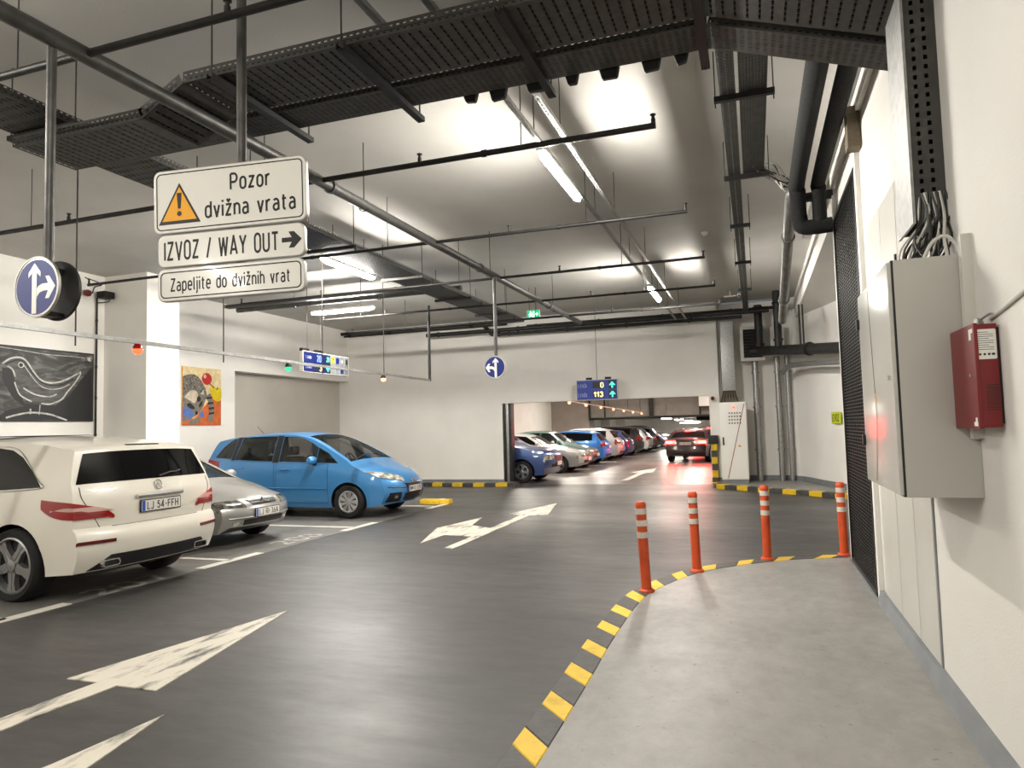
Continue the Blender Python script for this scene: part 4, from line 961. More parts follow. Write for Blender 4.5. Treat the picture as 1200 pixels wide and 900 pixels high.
def display_left():
    x, y0, y1, z0, z1 = -9.0, 12.5, 13.45, 2.95, 3.36
    S = thing('display_board', 'blue LED display with pictogram panels hanging over the silver hatchback', 'display', (x, 13.2, z0))
    w = 1.74; T = frame((x, 12.5+w/2, 3.155), (0, 1, 0), (0, 0, 1)); h = .42
    b = MB(); b.prism(rrect(w+.03, h+.03, .01), -.10, 0, T); b.build('housing', M['panel'], S, bevel=.004)
    xl = -w/2
    f = shape('face', [rrect(.80, h, .004, cx=xl+.40)], T, M['dispblue_dim'], S, 0, .003)
    [lettering(t_, T @ Matrix.Translation((xl+.18, y_, 0)), .06, .2, M['lettergrey'], f, .003, .004, .12, name='floor_name') for t_, y_ in (('1. ETAŽA', .10), ('2. ETAŽA', -.11))]
    lettering('20', T @ Matrix.Translation((xl+.56, .09, 0)), .13, .15, M['led_blue'], f, .003, .006, .2, name='digits')
    q = shape('digit_window', [rrect(.24, .16, .006, cx=xl+.56, cy=-.11)], T, M['dispdark'], S, .003, .004)
    lettering('3', T @ Matrix.Translation((xl+.62, -.11, 0)), .12, .07, M['led_amber'], q, .004, .006, .17, name='digits')
    q = shape('arrow_window', [rrect(.19, h-.01, .006, cx=xl+.90)], T, M['dispdark'], S, 0, .004)
    s = .075; 
    for cy, dr in ((.10, 1), (-.10, 0)):
        A = [(-s*.22, -s), (s*.22, -s), (s*.22, .15*s), (s*.75, -.25*s), (s*.95, 0), (0, s), (-s*.95, 0), (-s*.75, -.25*s), (-s*.22, .15*s)]
        A = [(-b_, a) for a, b_ in A] if not dr else [(b_*.7+a*.7, -a*.7+b_*.7) for a, b_ in A]
        shape('green_arrow', [[(xl+.90+a, cy+b_) for a, b_ in A]], T, M['led_green'], q, .004, .006)
    for k in range(4):
        cx = xl+1.09+.185*k
        p = shape('pictogram_panel', [rrect(.17, h-.01, .004, cx=cx)], T, M['grey_paint'], S, 0, .004)
        if k == 0: shape('pictogram', [rrect(.12, .13, .004, cx=cx, cy=.11)], T, M['sign_yellow'], p, .004, .005); shape('pictogram', [circle(cx, .13, .025, 12)], T, M['ink'], p, .005, .006)
        if k == 1: shape('pictogram', [rrect(.12, .13, .004, cx=cx, cy=.10), [(cx-.05, -.13), (cx-.03, -.13), (cx+.05, -.03), (cx+.03, -.03)]], T, M['signblue'], p, .004, .005)
        if k == 2: shape('pictogram', [rrect(.12, .15, .004, cx=cx, cy=-.10)], T, M['signblue'], p, .004, .005); shape('pictogram', [circle(cx, .10, .04, 16)], T, M['lettergrey'], p, .004, .005)
        if k == 3: shape('pictogram', [rrect(.08, .12, .004, cx=cx+.01, cy=.10), [(cx-.012, -.17), (cx+.012, -.17), (cx+.012, -.08), (cx+.045, -.08), (cx, -.02), (cx-.045, -.08), (cx-.012, -.08)]], T, M['ink'], p, .004, .005)
    for yy in (12.6, 13.1):
        b = MB(); b.box((x-.09, yy-.12, 3.375), (x-.01, yy+.12, 3.44)); b.build('hanger_bracket', M['trimblack'], S, bevel=.006)
        b = MB(); b.tube([(x-.05, yy+.1, 3.4), (x-.05, yy+.1, CEIL)], .006, 6); b.build('suspension_wire', M['wire'], S)
display_left()
S = thing('exit_sign', 'small lit green emergency exit sign under the ceiling', 'sign', (-4.66, 15.1, 4.1))
T = frame((-4.66, 15.05, 4.19), (1, 0, 0), (0, 0, 1))
b = MB(); b.prism(rrect(.31, .20, .01), -.05, 0, T); b.build('housing', M['panel'], S, bevel=.004)
f = shape('face', [rrect(.29, .18, .006)], T, M['exitgreen'], S, 0, .003)
shape('running_figure', [circle(-.055, .055, .016, 12), [(-.075, .03), (-.035, .035), (-.03, -.01), (-.01, -.06), (-.03, -.065), (-.05, -.02), (-.08, -.065), (-.10, -.06), (-.065, -.01)], [(-.11, -.01), (-.075, .03), (-.03, .03), (-.01, .0), (-.02, -.005), (-.045, .015), (-.075, .01), (-.10, -.02)]], T, M['exitwhite'], f, .003, .005)
shape('door_symbol', [[(.0, -.07), (.03, -.07), (.03, .07), (.0, .07)], [(.05, -.015), (.085, -.015), (.085, -.04), (.125, 0), (.085, .04), (.085, .015), (.05, .015)]], T, M['exitwhite'], f, .003, .005)
b = MB(); b.tube([(-4.74, 15.03, 4.28), (-4.74, 15.03, CEIL)], .006, 6); b.tube([(-4.58, 15.03, 4.28), (-4.58, 15.03, CEIL)], .006, 6); b.build('hanger', M['wire'], S)

# ------------------------------------------------------------------ left wall: paintings, alarm
Pn = thing('painting', 'large black and white chalk painting of a bird on the left wall', 'painting', (-11.97, 9.0, 1.95))
T = frame((-11.965, 9.04, 2.60), (0, 1, 0), (0, 0, 1))     # 1.9 wide, 1.3 tall
pw, ph = 1.92, 1.30
def canvas_mat(name, ramp, scale, stretch, dist=1.5):
    m, nt, bs = _nt(name)
    tc = nt.nodes.new('ShaderNodeTexCoord'); mp = nt.nodes.new('ShaderNodeMapping'); mp.inputs['Scale'].default_value = stretch; mp.inputs['Rotation'].default_value = (R(25), 0, 0)
    nt.links.new(tc.outputs['Object'], mp.inputs[0])
    n = nt.nodes.new('ShaderNodeTexNoise'); n.inputs['Scale'].default_value = scale; n.inputs['Detail'].default_value = 8; n.inputs['Roughness'].default_value = .65; n.inputs['Distortion'].default_value = dist
    nt.links.new(mp.outputs[0], n.inputs['Vector'])
    r = nt.nodes.new('ShaderNodeValToRGB')
    while len(r.color_ramp.elements) < len(ramp): r.color_ramp.elements.new(.5)
    for e, (p, c) in zip(r.color_ramp.elements, ramp): e.position = p; e.color = (*lin(c), 1)
    nt.links.new(n.outputs['Fac'], r.inputs[0]); nt.links.new(r.outputs[0], bs.inputs['Base Color']); bs.inputs['Roughness'].default_value = .6
    return m
chalkbg = canvas_mat('chalk_smudges', [(.30, (24, 24, 25)), (.5, (64, 63, 62)), (.72, (140, 138, 134))], 1.6, (1, 1, 3.2))
chalk = canvas_mat('chalk_strokes', [(.3, (120, 118, 114)), (.55, (205, 203, 198))], 12, (1, 1, 1), 0)
chalkmid = canvas_mat('chalk_body', [(.3, (40, 40, 40)), (.7, (104, 102, 100))], 5, (1, 1, 4), .5)
dark = mat('painting_black', (16, 16, 17), .55)
b = MB(); b.prism(rrect(pw, ph, .004), -.035, 0, T); b.build('canvas', dark, Pn, smooth=False)
shape('painted_ground', [[(-pw/2+.01, -ph/2+.02), (pw/2-.03, -ph/2+.02), (pw/2-.03, ph/2-.03), (-pw/2+.01, ph/2-.03)]], T, chalkbg, Pn, 0, .001)
# picture coordinates measured on the painting: 0..1 across, 0..1 down
pc = lambda pts: [((-.5+a)*pw, (.5-b_)*ph) for a, b_ in pts]
body_o = smoothline([(.10, .255), (.17, .19), (.25, .165), (.31, .20), (.36, .30), (.43, .42), (.52, .47), (.62, .46), (.72, .40), (.86, .285), (.78, .48), (.70, .62), (.62, .71), (.54, .745), (.44, .74), (.36, .73), (.28, .68), (.24, .58), (.21, .45), (.19, .33), (.16, .285)], 4)
shape('dark_hollow', [pc([(.60, .78), (.75, .62), (.86, .40), (.98, .20), (.985, .98), (.05, .98), (.14, .86), (.30, .80), (.20, .70), (.10, .45), (.10, .30), (.2, .3), (.3, .76)])], T, dark, Pn, .001, .0015)
shape('painted_bird', [pc(body_o)], T, chalkmid, Pn, .0015, .002)
st = lambda pts, w: stroke(pc(smoothline(pts, 5)), w)
shape('bird_outline', [st([(.10, .25), (.17, .175), (.25, .15), (.31, .185), (.37, .30), (.44, .42), (.53, .465), (.63, .45), (.73, .39), (.86, .28)], .030)], T, chalk, Pn, .002, .0025)
shape('bird_shadow_line', [st([(.13, .25), (.24, .185), (.31, .225), (.37, .345), (.45, .455), (.54, .50), (.66, .485), (.78, .40)], .026)], T, dark, Pn, .0025, .003)
shape('bird_outline', [st([(.86, .30), (.80, .44), (.72, .58), (.66, .69), (.55, .76), (.46, .755)], .026), st([(.145, .275), (.19, .32), (.215, .41)], .028), st([(.21, .48), (.235, .58), (.27, .66), (.37, .735)], .024),
    st([(.29, .555), (.38, .625), (.47, .655), (.55, .655), (.61, .62)], .026), st([(.29, .245), (.34, .34), (.40, .45), (.47, .53), (.56, .555), (.66, .53), (.74, .47)], .014), st([(.45, .77), (.445, .86), (.44, .91)], .016), st([(.36, .83), (.36, .90)], .03)], T, chalk, Pn, .003, .0035)
shape('branch', [st([(.14, .985), (.22, .945), (.34, .90), (.45, .905), (.55, .93), (.66, 1.0)], .03) if False else st([(.14, .955), (.22, .92), (.34, .885), (.45, .885), (.55, .905), (.63, .94), (.72, .985)], .03)], T, chalk, Pn, .003, .0035)
shape('bird_eye', [pc(circle(.265, .25, .028, 18, .04))], T, chalk, Pn, .003, .0035); shape('bird_pupil', [pc(circle(.265, .25, .018, 18, .026))], T, dark, Pn, .0035, .004)
shape('chalk_edge', [st([(.02, .03), (.25, .05), (.5, .075), (.75, .07), (.9, .075)], .012), pc([(.92, .06), (.96, .06), (.965, .12), (.93, .11)])], T, chalk, Pn, .003, .0035)
Rn = thing('painting', 'colourful painting of a raccoon with a red and a yellow fruit on the left wall', 'painting', (-11.97, 12.8, 1.9))
T = frame((-11.965, 12.80, 2.53), (0, 1, 0), (0, 0, 1)); pw, ph = 1.18, 1.32
pc = lambda pts: [((-.5+a)*pw, (.5-b_)*ph) for a, b_ in pts]
warm = canvas_mat('warm_ground', [(.28, (206, 84, 34)), (.45, (226, 150, 64)), (.62, (240, 206, 130)), (.8, (238, 222, 178))], 1.7, (1, 1, 1), 1)
b = MB(); b.prism(rrect(pw, ph, .004), -.03, 0, T); b.build('canvas', warm, Rn, smooth=False)
fur = canvas_mat('grey_fur', [(.35, (46, 42, 38)), (.5, (112, 106, 98)), (.66, (164, 156, 146))], 9, (1, 1, 1), 2)
cm = {k: mat('paint_'+k, c, .6, noise=.25, nscale=14) for k, c in dict(red=(206, 48, 44), yellow=(236, 208, 28), orange=(206, 104, 46), pale=(238, 216, 166), cream=(214, 200, 176), ink=(38, 34, 32), blue=(92, 120, 186), stripe=(128, 122, 112)).items()}
z = [.0]
def lay(nm, polys, m):
    z[0] += .0006; shape(nm, [pc(p) for p in polys], T, m, Rn, z[0]-.0006, z[0])
lay('painted_haze', [[(0, 0), (1, 0), (1, .36), (.8, .40), (.66, .34), (.5, .36), (0, .5)]], cm['pale']); lay('painted_glow', [[(.58, .30), (.72, .34), (.70, .60), (.60, .72), (.52, .62)]], cm['pale'])
lay('painted_floor', [[(0, .98), (0, .86), (.3, .9), (.62, .62), (.7, .55), (1, .56), (1, 1), (0, 1)]], cm['orange'])
lay('painted_body', [smoothline([(0, .18), (.12, .14), (.3, .13), (.45, .21), (.56, .34), (.62, .48), (.58, .56), (.5, .7), (.3, .85), (0, .8)], 4)], fur)
lay('painted_head', [smoothline([(.02, .52), (.10, .42), (.22, .39), (.36, .40), (.45, .44), (.52, .40), (.54, .36), (.55, .46), (.52, .6), (.45, .73), (.36, .82), (.28, .78), (.12, .68), (.04, .62)], 4)], cm['stripe'])
lay('painted_brow', [smoothline([(.04, .53), (.14, .44), (.26, .40), (.36, .43), (.38, .5), (.30, .62), (.18, .58)], 4), [(.44, .46), (.54, .37), (.53, .47)]], cm['cream'])
lay('painted_mask', [smoothline([(.10, .65), (.18, .62), (.28, .68), (.30, .72), (.2, .72), (.12, .68)], 3), smoothline([(.36, .52), (.42, .50), (.46, .55), (.40, .60), (.35, .57)], 3), smoothline([(.40, .66), (.48, .58), (.50, .63), (.42, .70)], 3), circle(.345, .79, .035, 14)], cm['ink'])
lay('painted_cloth', [smoothline([(0, .70), (.1, .69), (.24, .76), (.28, .82), (.2, .9), (0, .92)], 3), [(.42, .77), (.54, .75), (.53, .88), (.44, .86)]], cm['blue'])
lay('painted_paws', [smoothline([(.02, .86), (.1, .83), (.16, .9), (.06, .94)], 3), smoothline([(.14, .95), (.3, .88), (.42, .86), (.44, .92), (.3, .99), (.18, .99)], 3)], cm['stripe'])
lay('painted_tail', [stroke(smoothline([(.64, .47), (.70, .56), (.73, .66), (.74, .76), (.72, .86), (.67, .93)], 4), [.13]*21)], cm['stripe'])
lay('tail_rings', [stroke([(a-.075, b_), (a+.075, b_-.015)], .035) for a, b_ in ((.67, .53), (.71, .62), (.735, .71), (.735, .80))], cm['ink'])
lay('painted_cherry', [circle(.61, .19, .13, 24, .105)], cm['red']); lay('painted_glint', [circle(.56, .15, .035, 12)], cm['cream'])
lay('painted_apple', [smoothline([(.70, .31), (.78, .30), (.86, .36), (.93, .33), (1, .36), (1, .53), (.92, .58), (.82, .56), (.74, .46), (.70, .38), (.70, .31)], 4)], cm['yellow']); lay('fruit_stalk', [stroke([(.69, .27), (.80, .34)], .02), stroke([(.87, .38), (.9, .33)], .02)], cm['ink'])
pipe('conduit', 'thin conduit running down the left wall beside the bird painting', [(-11.96, 10.05, .2), (-11.96, 10.05, 4.35)], .018, M['pipe_dark'], collars=[((-11.96, 10.05, z_), up_) for z_ in (1.7, 2.4, 3.0, 3.9)])
A = thing('fire_siren', 'small dark red siren and junction box under the ceiling beside the column', 'siren', (-11.9, 10.0, 4.3))
b = MB(); b.box((-11.92, 10.0, 4.33), (-11.70, 10.22, 4.46)); b.build('junction_box', M['bracket'], A, bevel=.01)
b = MB(); b.lathe([(.001, 0), (.06, 0), (.07, .05), (.05, .10), (.001, .11)], 16, Matrix.Translation((-11.93, 9.86, 4.40)) @ Matrix.Rotation(PI/2, 4, 'X')); b.build('siren', M['lens_dark_red'], A)
b = MB(); b.tube(smoothline([(-11.96, 9.95, 4.42), (-11.96, 10.0, 4.55), (-11.9, 10.1, 4.62), (-11.0, 9.0, 4.45)], 4), .010, 6); b.tube(smoothline([(-11.8, 10.2, 4.33), (-11.8, 10.15, 4.27), (-11.95, 10.05, 4.25)], 4), .01, 6); b.build('cable', M['pipe_dark'], A)
b = MB(); b.lathe([(.001, 0), (.05, 0), (.055, -.03), (.03, -.06), (.001, -.06)], 16, Matrix.Translation((-.66, 11.93, CEIL))); tag(b.build('smoke_detector', M['white']), 'small white smoke detector on the ceiling', 'detector')

K = thing('security_camera', 'small white camera on a bar under the ceiling above the duct at the far wall', 'camera', (-.35, 17.6, 4.66))
b = MB(); b.box((-.58, 17.56, 4.655), (-.30, 17.64, 4.685)); b.build('arm', M['white'], K, bevel=.004)
b = MB(); b.box((-.455, 17.58, 4.68), (-.425, 17.62, CEIL)); b.build('stem', M['white'], K, smooth=False)
b = MB(); b.lathe([(.001, -.07), (.035, -.065), (.045, 0), (.045, .06), (.03, .065), (.001, .065)], 14, Matrix.Translation((-.23, 17.6, 4.67)) @ Matrix.Rotation(PI/2.3, 4, 'X')); b.build('camera_head', M['white'], K)
b = MB(); b.lathe([(.001, 0), (.028, 0), (.026, .012), (.001, .014)], 12, Matrix.Translation((-.23, 17.53, 4.655)) @ Matrix.Rotation(PI/2, 4, 'X')); b.build('camera_lens', M['trimblack'], K)
# ------------------------------------------------------------------ cars
def chaikin(P, k=2):
    P = [np.array(p, float) for p in P]
    for _ in range(k):
        Q = [P[0]]
        for a, b in zip(P[:-1], P[1:]): Q += [a*0.75+b*0.25, a*0.25+b*0.75]
        P = Q + [P[-1]]
    return np.array(P)

def sstep(x):
    x = min(1.0, max(0.0, x)); return x*x*(3-2*x)

class Shell:
    """Car body surface: profile top (s from the nose, z), sill, beltline, plan and tumblehome."""
    def __init__(s, L, W, top, sill, belt, plan, tumble=0.30, crown=0.045, bow=(0.20, 0.12)):
        s.L, s.W, s.tum, s.cr, s.bow = L, W, tumble, crown, bow
        c = chaikin(top, 2); d = np.r_[0, np.cumsum(np.hypot(*np.diff(c, axis=0).T))]
        s.tt = np.linspace(0, 1, 400); s.ts = np.interp(s.tt*d[-1], d, c[:, 0]); s.tz = np.interp(s.tt*d[-1], d, c[:, 1])
        s.sill, s.belt, s.plan = (np.array(a, float) for a in (sill, belt, plan))
        s.tf = float(s.tt[np.argmax((s.ts > 0.30) & (s.tt > 0.02))]); s.tr = float(s.tt[len(s.tt)-1-np.argmax((s.ts[::-1] < L-0.30))])
        s.i_front = int(np.argmin(s.ts[:100])); s.i_rear = int(np.argmax(s.ts))
    def top(s, t): return float(np.interp(t, s.tt, s.ts)), float(np.interp(t, s.tt, s.tz))
    def zsill(s, x): return float(np.interp(x, *s.sill.T))
    def zbelt(s, x): return float(np.interp(x, *s.belt.T))
    def Y(s, x, z):
        w = s.W/2*float(np.interp(x, *s.plan.T)); hb = s.zbelt(x)
        if z <= hb:
            return w*float(np.interp(z, [0.15, 0.30, 0.55, hb*0.85, hb], [0.93, 0.97, 1.0, 0.995, 0.97]))
        return w*0.97 - (z-hb)*s.tum - 0.12*(z-hb)**2
    def warp(s, x, y):
        k = (abs(y)/(s.W/2))**2.6
        return x + s.bow[0]*k*sstep(1-x/1.1) - s.bow[1]*k*sstep(1-(s.L-x)/1.0)
    def P(s, x, y, z):
        return (s.L/2 - s.warp(x, y), y, z)
    def surf(s, t, v):
        """|v|<=1 across the top strip, 1<|v|<=2 down the side"""
        x, z = s.top(t); sg = 1 if v >= 0 else -1; a = abs(v)
        cr = s.cr*sstep(min(x, s.L-x)/0.5)
        ze = z - cr; ye = s.Y(x, ze)
        if a <= 1: return s.P(x, sg*a*ye, ze + cr*(1-a**2.8))
        f = a-1
        if t < s.tf: xb = 0.10+0.20*t/s.tf
        elif t > s.tr: xb = s.L-0.10-0.20*(1-t)/(1-s.tr)
        else: xb = min(max(x, 0.30), s.L-0.30)
        zb = s.zsill(xb)
        if zb > ze: zb = ze-0.02
        x2 = x+(xb-x)*f; z2 = ze+(zb-ze)*f
        return s.P(x2, sg*s.Y(x2, z2), z2)
    def side(s, x, z, sg, off=0.0):
        p = s.P(x, s.Y(x, z), z); return (p[0], sg*(p[1]+off), p[2])
    def topn(s, t, v, off):
        p = Vector(s.surf(t, v)); e = 0.004
        a = Vector(s.surf(min(1, t+e), v))-Vector(s.surf(max(0, t-e), v)); b = Vector(s.surf(t, v+0.02))-Vector(s.surf(t, v-0.02))
        n = a.cross(b)
        if n.length < 1e-9: return tuple(p)
        n.normalize()
        c = p - Vector((p.x*0.7, 0, 0.65))
        if n.dot(c) < 0: n = -n
        return tuple(p+n*off)
    def t_at_s(s, x): 
        m = np.abs(s.ts-x); m[:s.i_front] = 9; m[s.i_rear:] = 9; return float(s.tt[int(np.argmin(m))])
    def t_front(s, z): k = 160; return float(s.tt[int(np.argmin(np.abs(s.tz[:k]-z)+0.0*s.ts[:k]))])
    def t_rear(s, z): k = 240; return float(s.tt[k+int(np.argmin(np.abs(s.tz[k:]-z)))])
    def body(s, nt=84, na=7, ns=9):
        # denser stations at nose and tail
        u = np.linspace(0, 1, nt); t = u + 0.0
        vs = [-2+i/ns for i in range(ns)] + [-1+2*i/(2*na) for i in range(2*na)] + [1+i/ns for i in range(ns+1)]
        b = MB(); b.grid([[s.surf(a, v) for v in vs] for a in t], close_u=True)
        k = len(vs); b.face(list(range(k))); b.face([(nt-1)*k+i for i in range(k)][::-1])
        return b
    def solid(s, A, B):
        """closed slab between two grids of equal shape"""
        b = MB(); nr, nc = len(A), len(A[0])
        b.grid(A); o = len(b.v); b.grid(B)
        for i in range(nr-1):
            for j in (0, nc-1): b.face((i*nc+j, (i+1)*nc+j, o+(i+1)*nc+j, o+i*nc+j))
        for j in range(nc-1):
            for i in (0, nr-1): b.face((i*nc+j, i*nc+j+1, o+i*nc+j+1, o+i*nc+j))
        return b
    def top_patch(s, t0, t1, q0, q1, off=(0.004, -0.01), nu=8, nv=10):
        """q0, q1: numbers or functions of 0..1 along t"""
        g = lambda q, a: q(a) if callable(q) else q
        G = lambda o: [[s.topn(t0+(t1-t0)*i/nu, g(q0, i/nu)+(g(q1, i/nu)-g(q0, i/nu))*j/nv, o) for j in range(nv+1)] for i in range(nu+1)]
        return s.solid(G(off[0]), G(off[1]))
    def side_patch(s, low, high, sg, off=(0.004, -0.01), n=14, m=5):
        lo, hi = chaikin(low, 1), chaikin(high, 1)
        def rs(c):
            d = np.r_[0, np.cumsum(np.hypot(*np.diff(c, axis=0).T))]; u = np.linspace(0, d[-1], n+1)
            return np.stack([np.interp(u, d, c[:, 0]), np.interp(u, d, c[:, 1])], 1)
        lo, hi = rs(lo), rs(hi)
        G = lambda o: [[s.side(*(lo[i]+(hi[i]-lo[i])*j/m), sg, o) for j in range(m+1)] for i in range(n+1)]
        return s.solid(G(off[0]), G(off[1]))

def boolean_cut(ob, cutters):
    """subtract MB solids from ob's mesh (their faces bring their own material)"""
    for mb, material in cutters:
        me = mb.mesh('cutter', material)
        bm = bmesh.new(); bm.from_mesh(me); bmesh.ops.remove_doubles(bm, verts=bm.verts, dist=1e-5); bmesh.ops.recalc_face_normals(bm, faces=bm.faces); bm.to_mesh(me); bm.free()
        co = bpy.data.objects.new('cutter', me); COL.objects.link(co); co.parent = ob.parent
        md = ob.modifiers.new('cut', 'BOOLEAN'); md.operation = 'DIFFERENCE'; md.object = co; md.solver = 'EXACT'; md.material_mode = 'TRANSFER'
        dg = bpy.context.evaluated_depsgraph_get()
        new = bpy.data.meshes.new_from_object(ob.evaluated_get(dg))
        ob.modifiers.clear()
        def vol(m_):
            q = bmesh.new(); q.from_mesh(m_); v_ = abs(q.calc_volume()); q.free(); return v_
        if len(new.polygons) < 50 or vol(new) < 0.35*vol(ob.data):
            md = ob.modifiers.new('cut', 'BOOLEAN'); md.operation = 'DIFFERENCE'; md.object = co; md.solver = 'EXACT'; md.use_self = True; md.material_mode = 'TRANSFER'
            new = bpy.data.meshes.new_from_object(ob.evaluated_get(bpy.context.evaluated_depsgraph_get()))
            ob.modifiers.clear()
        if len(new.polygons) > 50 and vol(new) > 0.3*vol(ob.data): ob.data = new
        bpy.data.objects.remove(co)
    me = ob.data
    me.polygons.foreach_set('use_smooth', [True]*len(me.polygons)); me.set_sharp_from_angle(angle=R(32))

def wheel(root, x, y, r, width, style, sg):
    T = Matrix(((1, 0, 0, x), (0, 0, sg, y), (0, -sg if sg < 0 else 1, 0, r), (0, 0, 0, 1)))
    T = frame((x, y, r), (sg, 0, 0), (0, 0, 1)) if False else Matrix.Translation((x, y, r)) @ Matrix.Rotation(-sg*PI/2, 4, 'X')
    w = width/2; rr = r*(0.76 if style == 'sport' else 0.64)
    b = MB(); b.lathe([(rr, -w), (r-0.03, -w), (r-0.008, -w+0.025), (r, -w+0.05), (r, w-0.05), (r-0.008, w-0.025), (r-0.03, w), (rr+0.012, w-0.004), (rr, w-0.02)], 32, T, closed=True)
    tyre = b.build('wheel', M['tyre'], root)
    d = MB()
    rim_m = M['hubcap'] if style == 'cap' else M['rim']
    d.lathe([(rr+0.006, w-0.012), (rr-0.012, w-0.004), (rr-0.03, w-0.03), (rr-0.035, -w+0.02)], 32, T, 0, caps=False)
    d.lathe([(0.001, w-0.075), (rr-0.02, w-0.085), (rr-0.02, w-0.12)], 28, T, 1, caps=False)
    if style == 'sport':
        for k in range(5):
            a = 2*PI*k/5 + 0.31
            Tk = T @ Matrix.Rotation(a, 4, 'Z')
            d.prism([(0.05, -0.055), (rr*0.6, -0.038), (rr-0.02, -0.062), (rr-0.02, 0.062), (rr*0.6, 0.038), (0.05, 0.055)], w-0.075, w-0.022, Tk, 0)
            d.prism([(0.06, -0.006), (rr-0.03, -0.008), (rr-0.03, 0.008), (0.06, 0.006)], w-0.03, w-0.016, Tk, 0)
    elif style == 'cap':
        for k in range(9):
            Tk = T @ Matrix.Rotation(2*PI*k/9, 4, 'Z')
            d.prism([(0.04, -0.016), (rr-0.012, -0.045), (rr-0.012, 0.045), (0.04, 0.016)], w-0.07, w-0.018, Tk, 0)
    else:
        for k in range(10):
            Tk = T @ Matrix.Rotation(2*PI*(k//2)/5 + (0.16 if k % 2 else -0.16), 4, 'Z')
            d.prism([(0.05, -0.016), (rr-0.015, -0.026), (rr-0.015, 0.026), (0.05, 0.016)], w-0.07, w-0.02, Tk, 0)
    d.lathe([(0.062, w-0.07), (0.058, w-0.012), (0.03, w-0.006), (0.001, w-0.006)], 20, T, 0)
    d.build('rim', [rim_m, M['trimblack']], tyre)

def mirror(root, p, sg, paintm, size=(0.13, 0.24, 0.165)):
    b = MB(); x, y, z = p; a, c, e = size
    rows = []
    for i in range(7):
        f = i/6*PI; k = math.sin(f)**0.6 if 0 < i < 6 else 0.02
        rows.append([(x+a*0.5*k*math.cos(t)*1.1, y+sg*(c*0.5-c*0.5*math.cos(f)), z+e*0.5*k*math.sin(t)) for t in [2*PI*j/14 for j in range(14)]])
    b.grid(rows, close_u=True)
    o = b.build('wing_mirror', paintm, root)
    s = MB(); s.box((x-0.03, min(y-sg*0.05, y+sg*0.06), z-e*0.62), (x+0.03, max(y-sg*0.05, y+sg*0.06), z-e*0.3)); s.build('mirror_stem', M['trimblack'], o, bevel=0.01)

def plate(root, T, txt, w=0.52, h=0.112, blue=True):
    b = MB(); b.prism(rrect(w+0.02, h+0.02, 0.012), -0.012, 0.002, T)
    o = b.build('number_plate', M['trimblack'], root, smooth=False)
    tag(o, 'white number plate in a black frame')
    shape('plate_face', [rrect(w, h, 0.008)], T, M['plate'], o, 0.002, 0.004)
    if blue: shape('country_band', [rrect(0.04, h-0.006, 0.004, cx=-w/2+0.026)], T, M['plateblue'], o, 0.004, 0.005)
    if txt: lettering(txt, T @ Matrix.Translation((0.022, 0, 0)), h*0.68, w*0.80, M['ink'], o, 0.004, 0.0055, .14, name='plate_number')
    return o

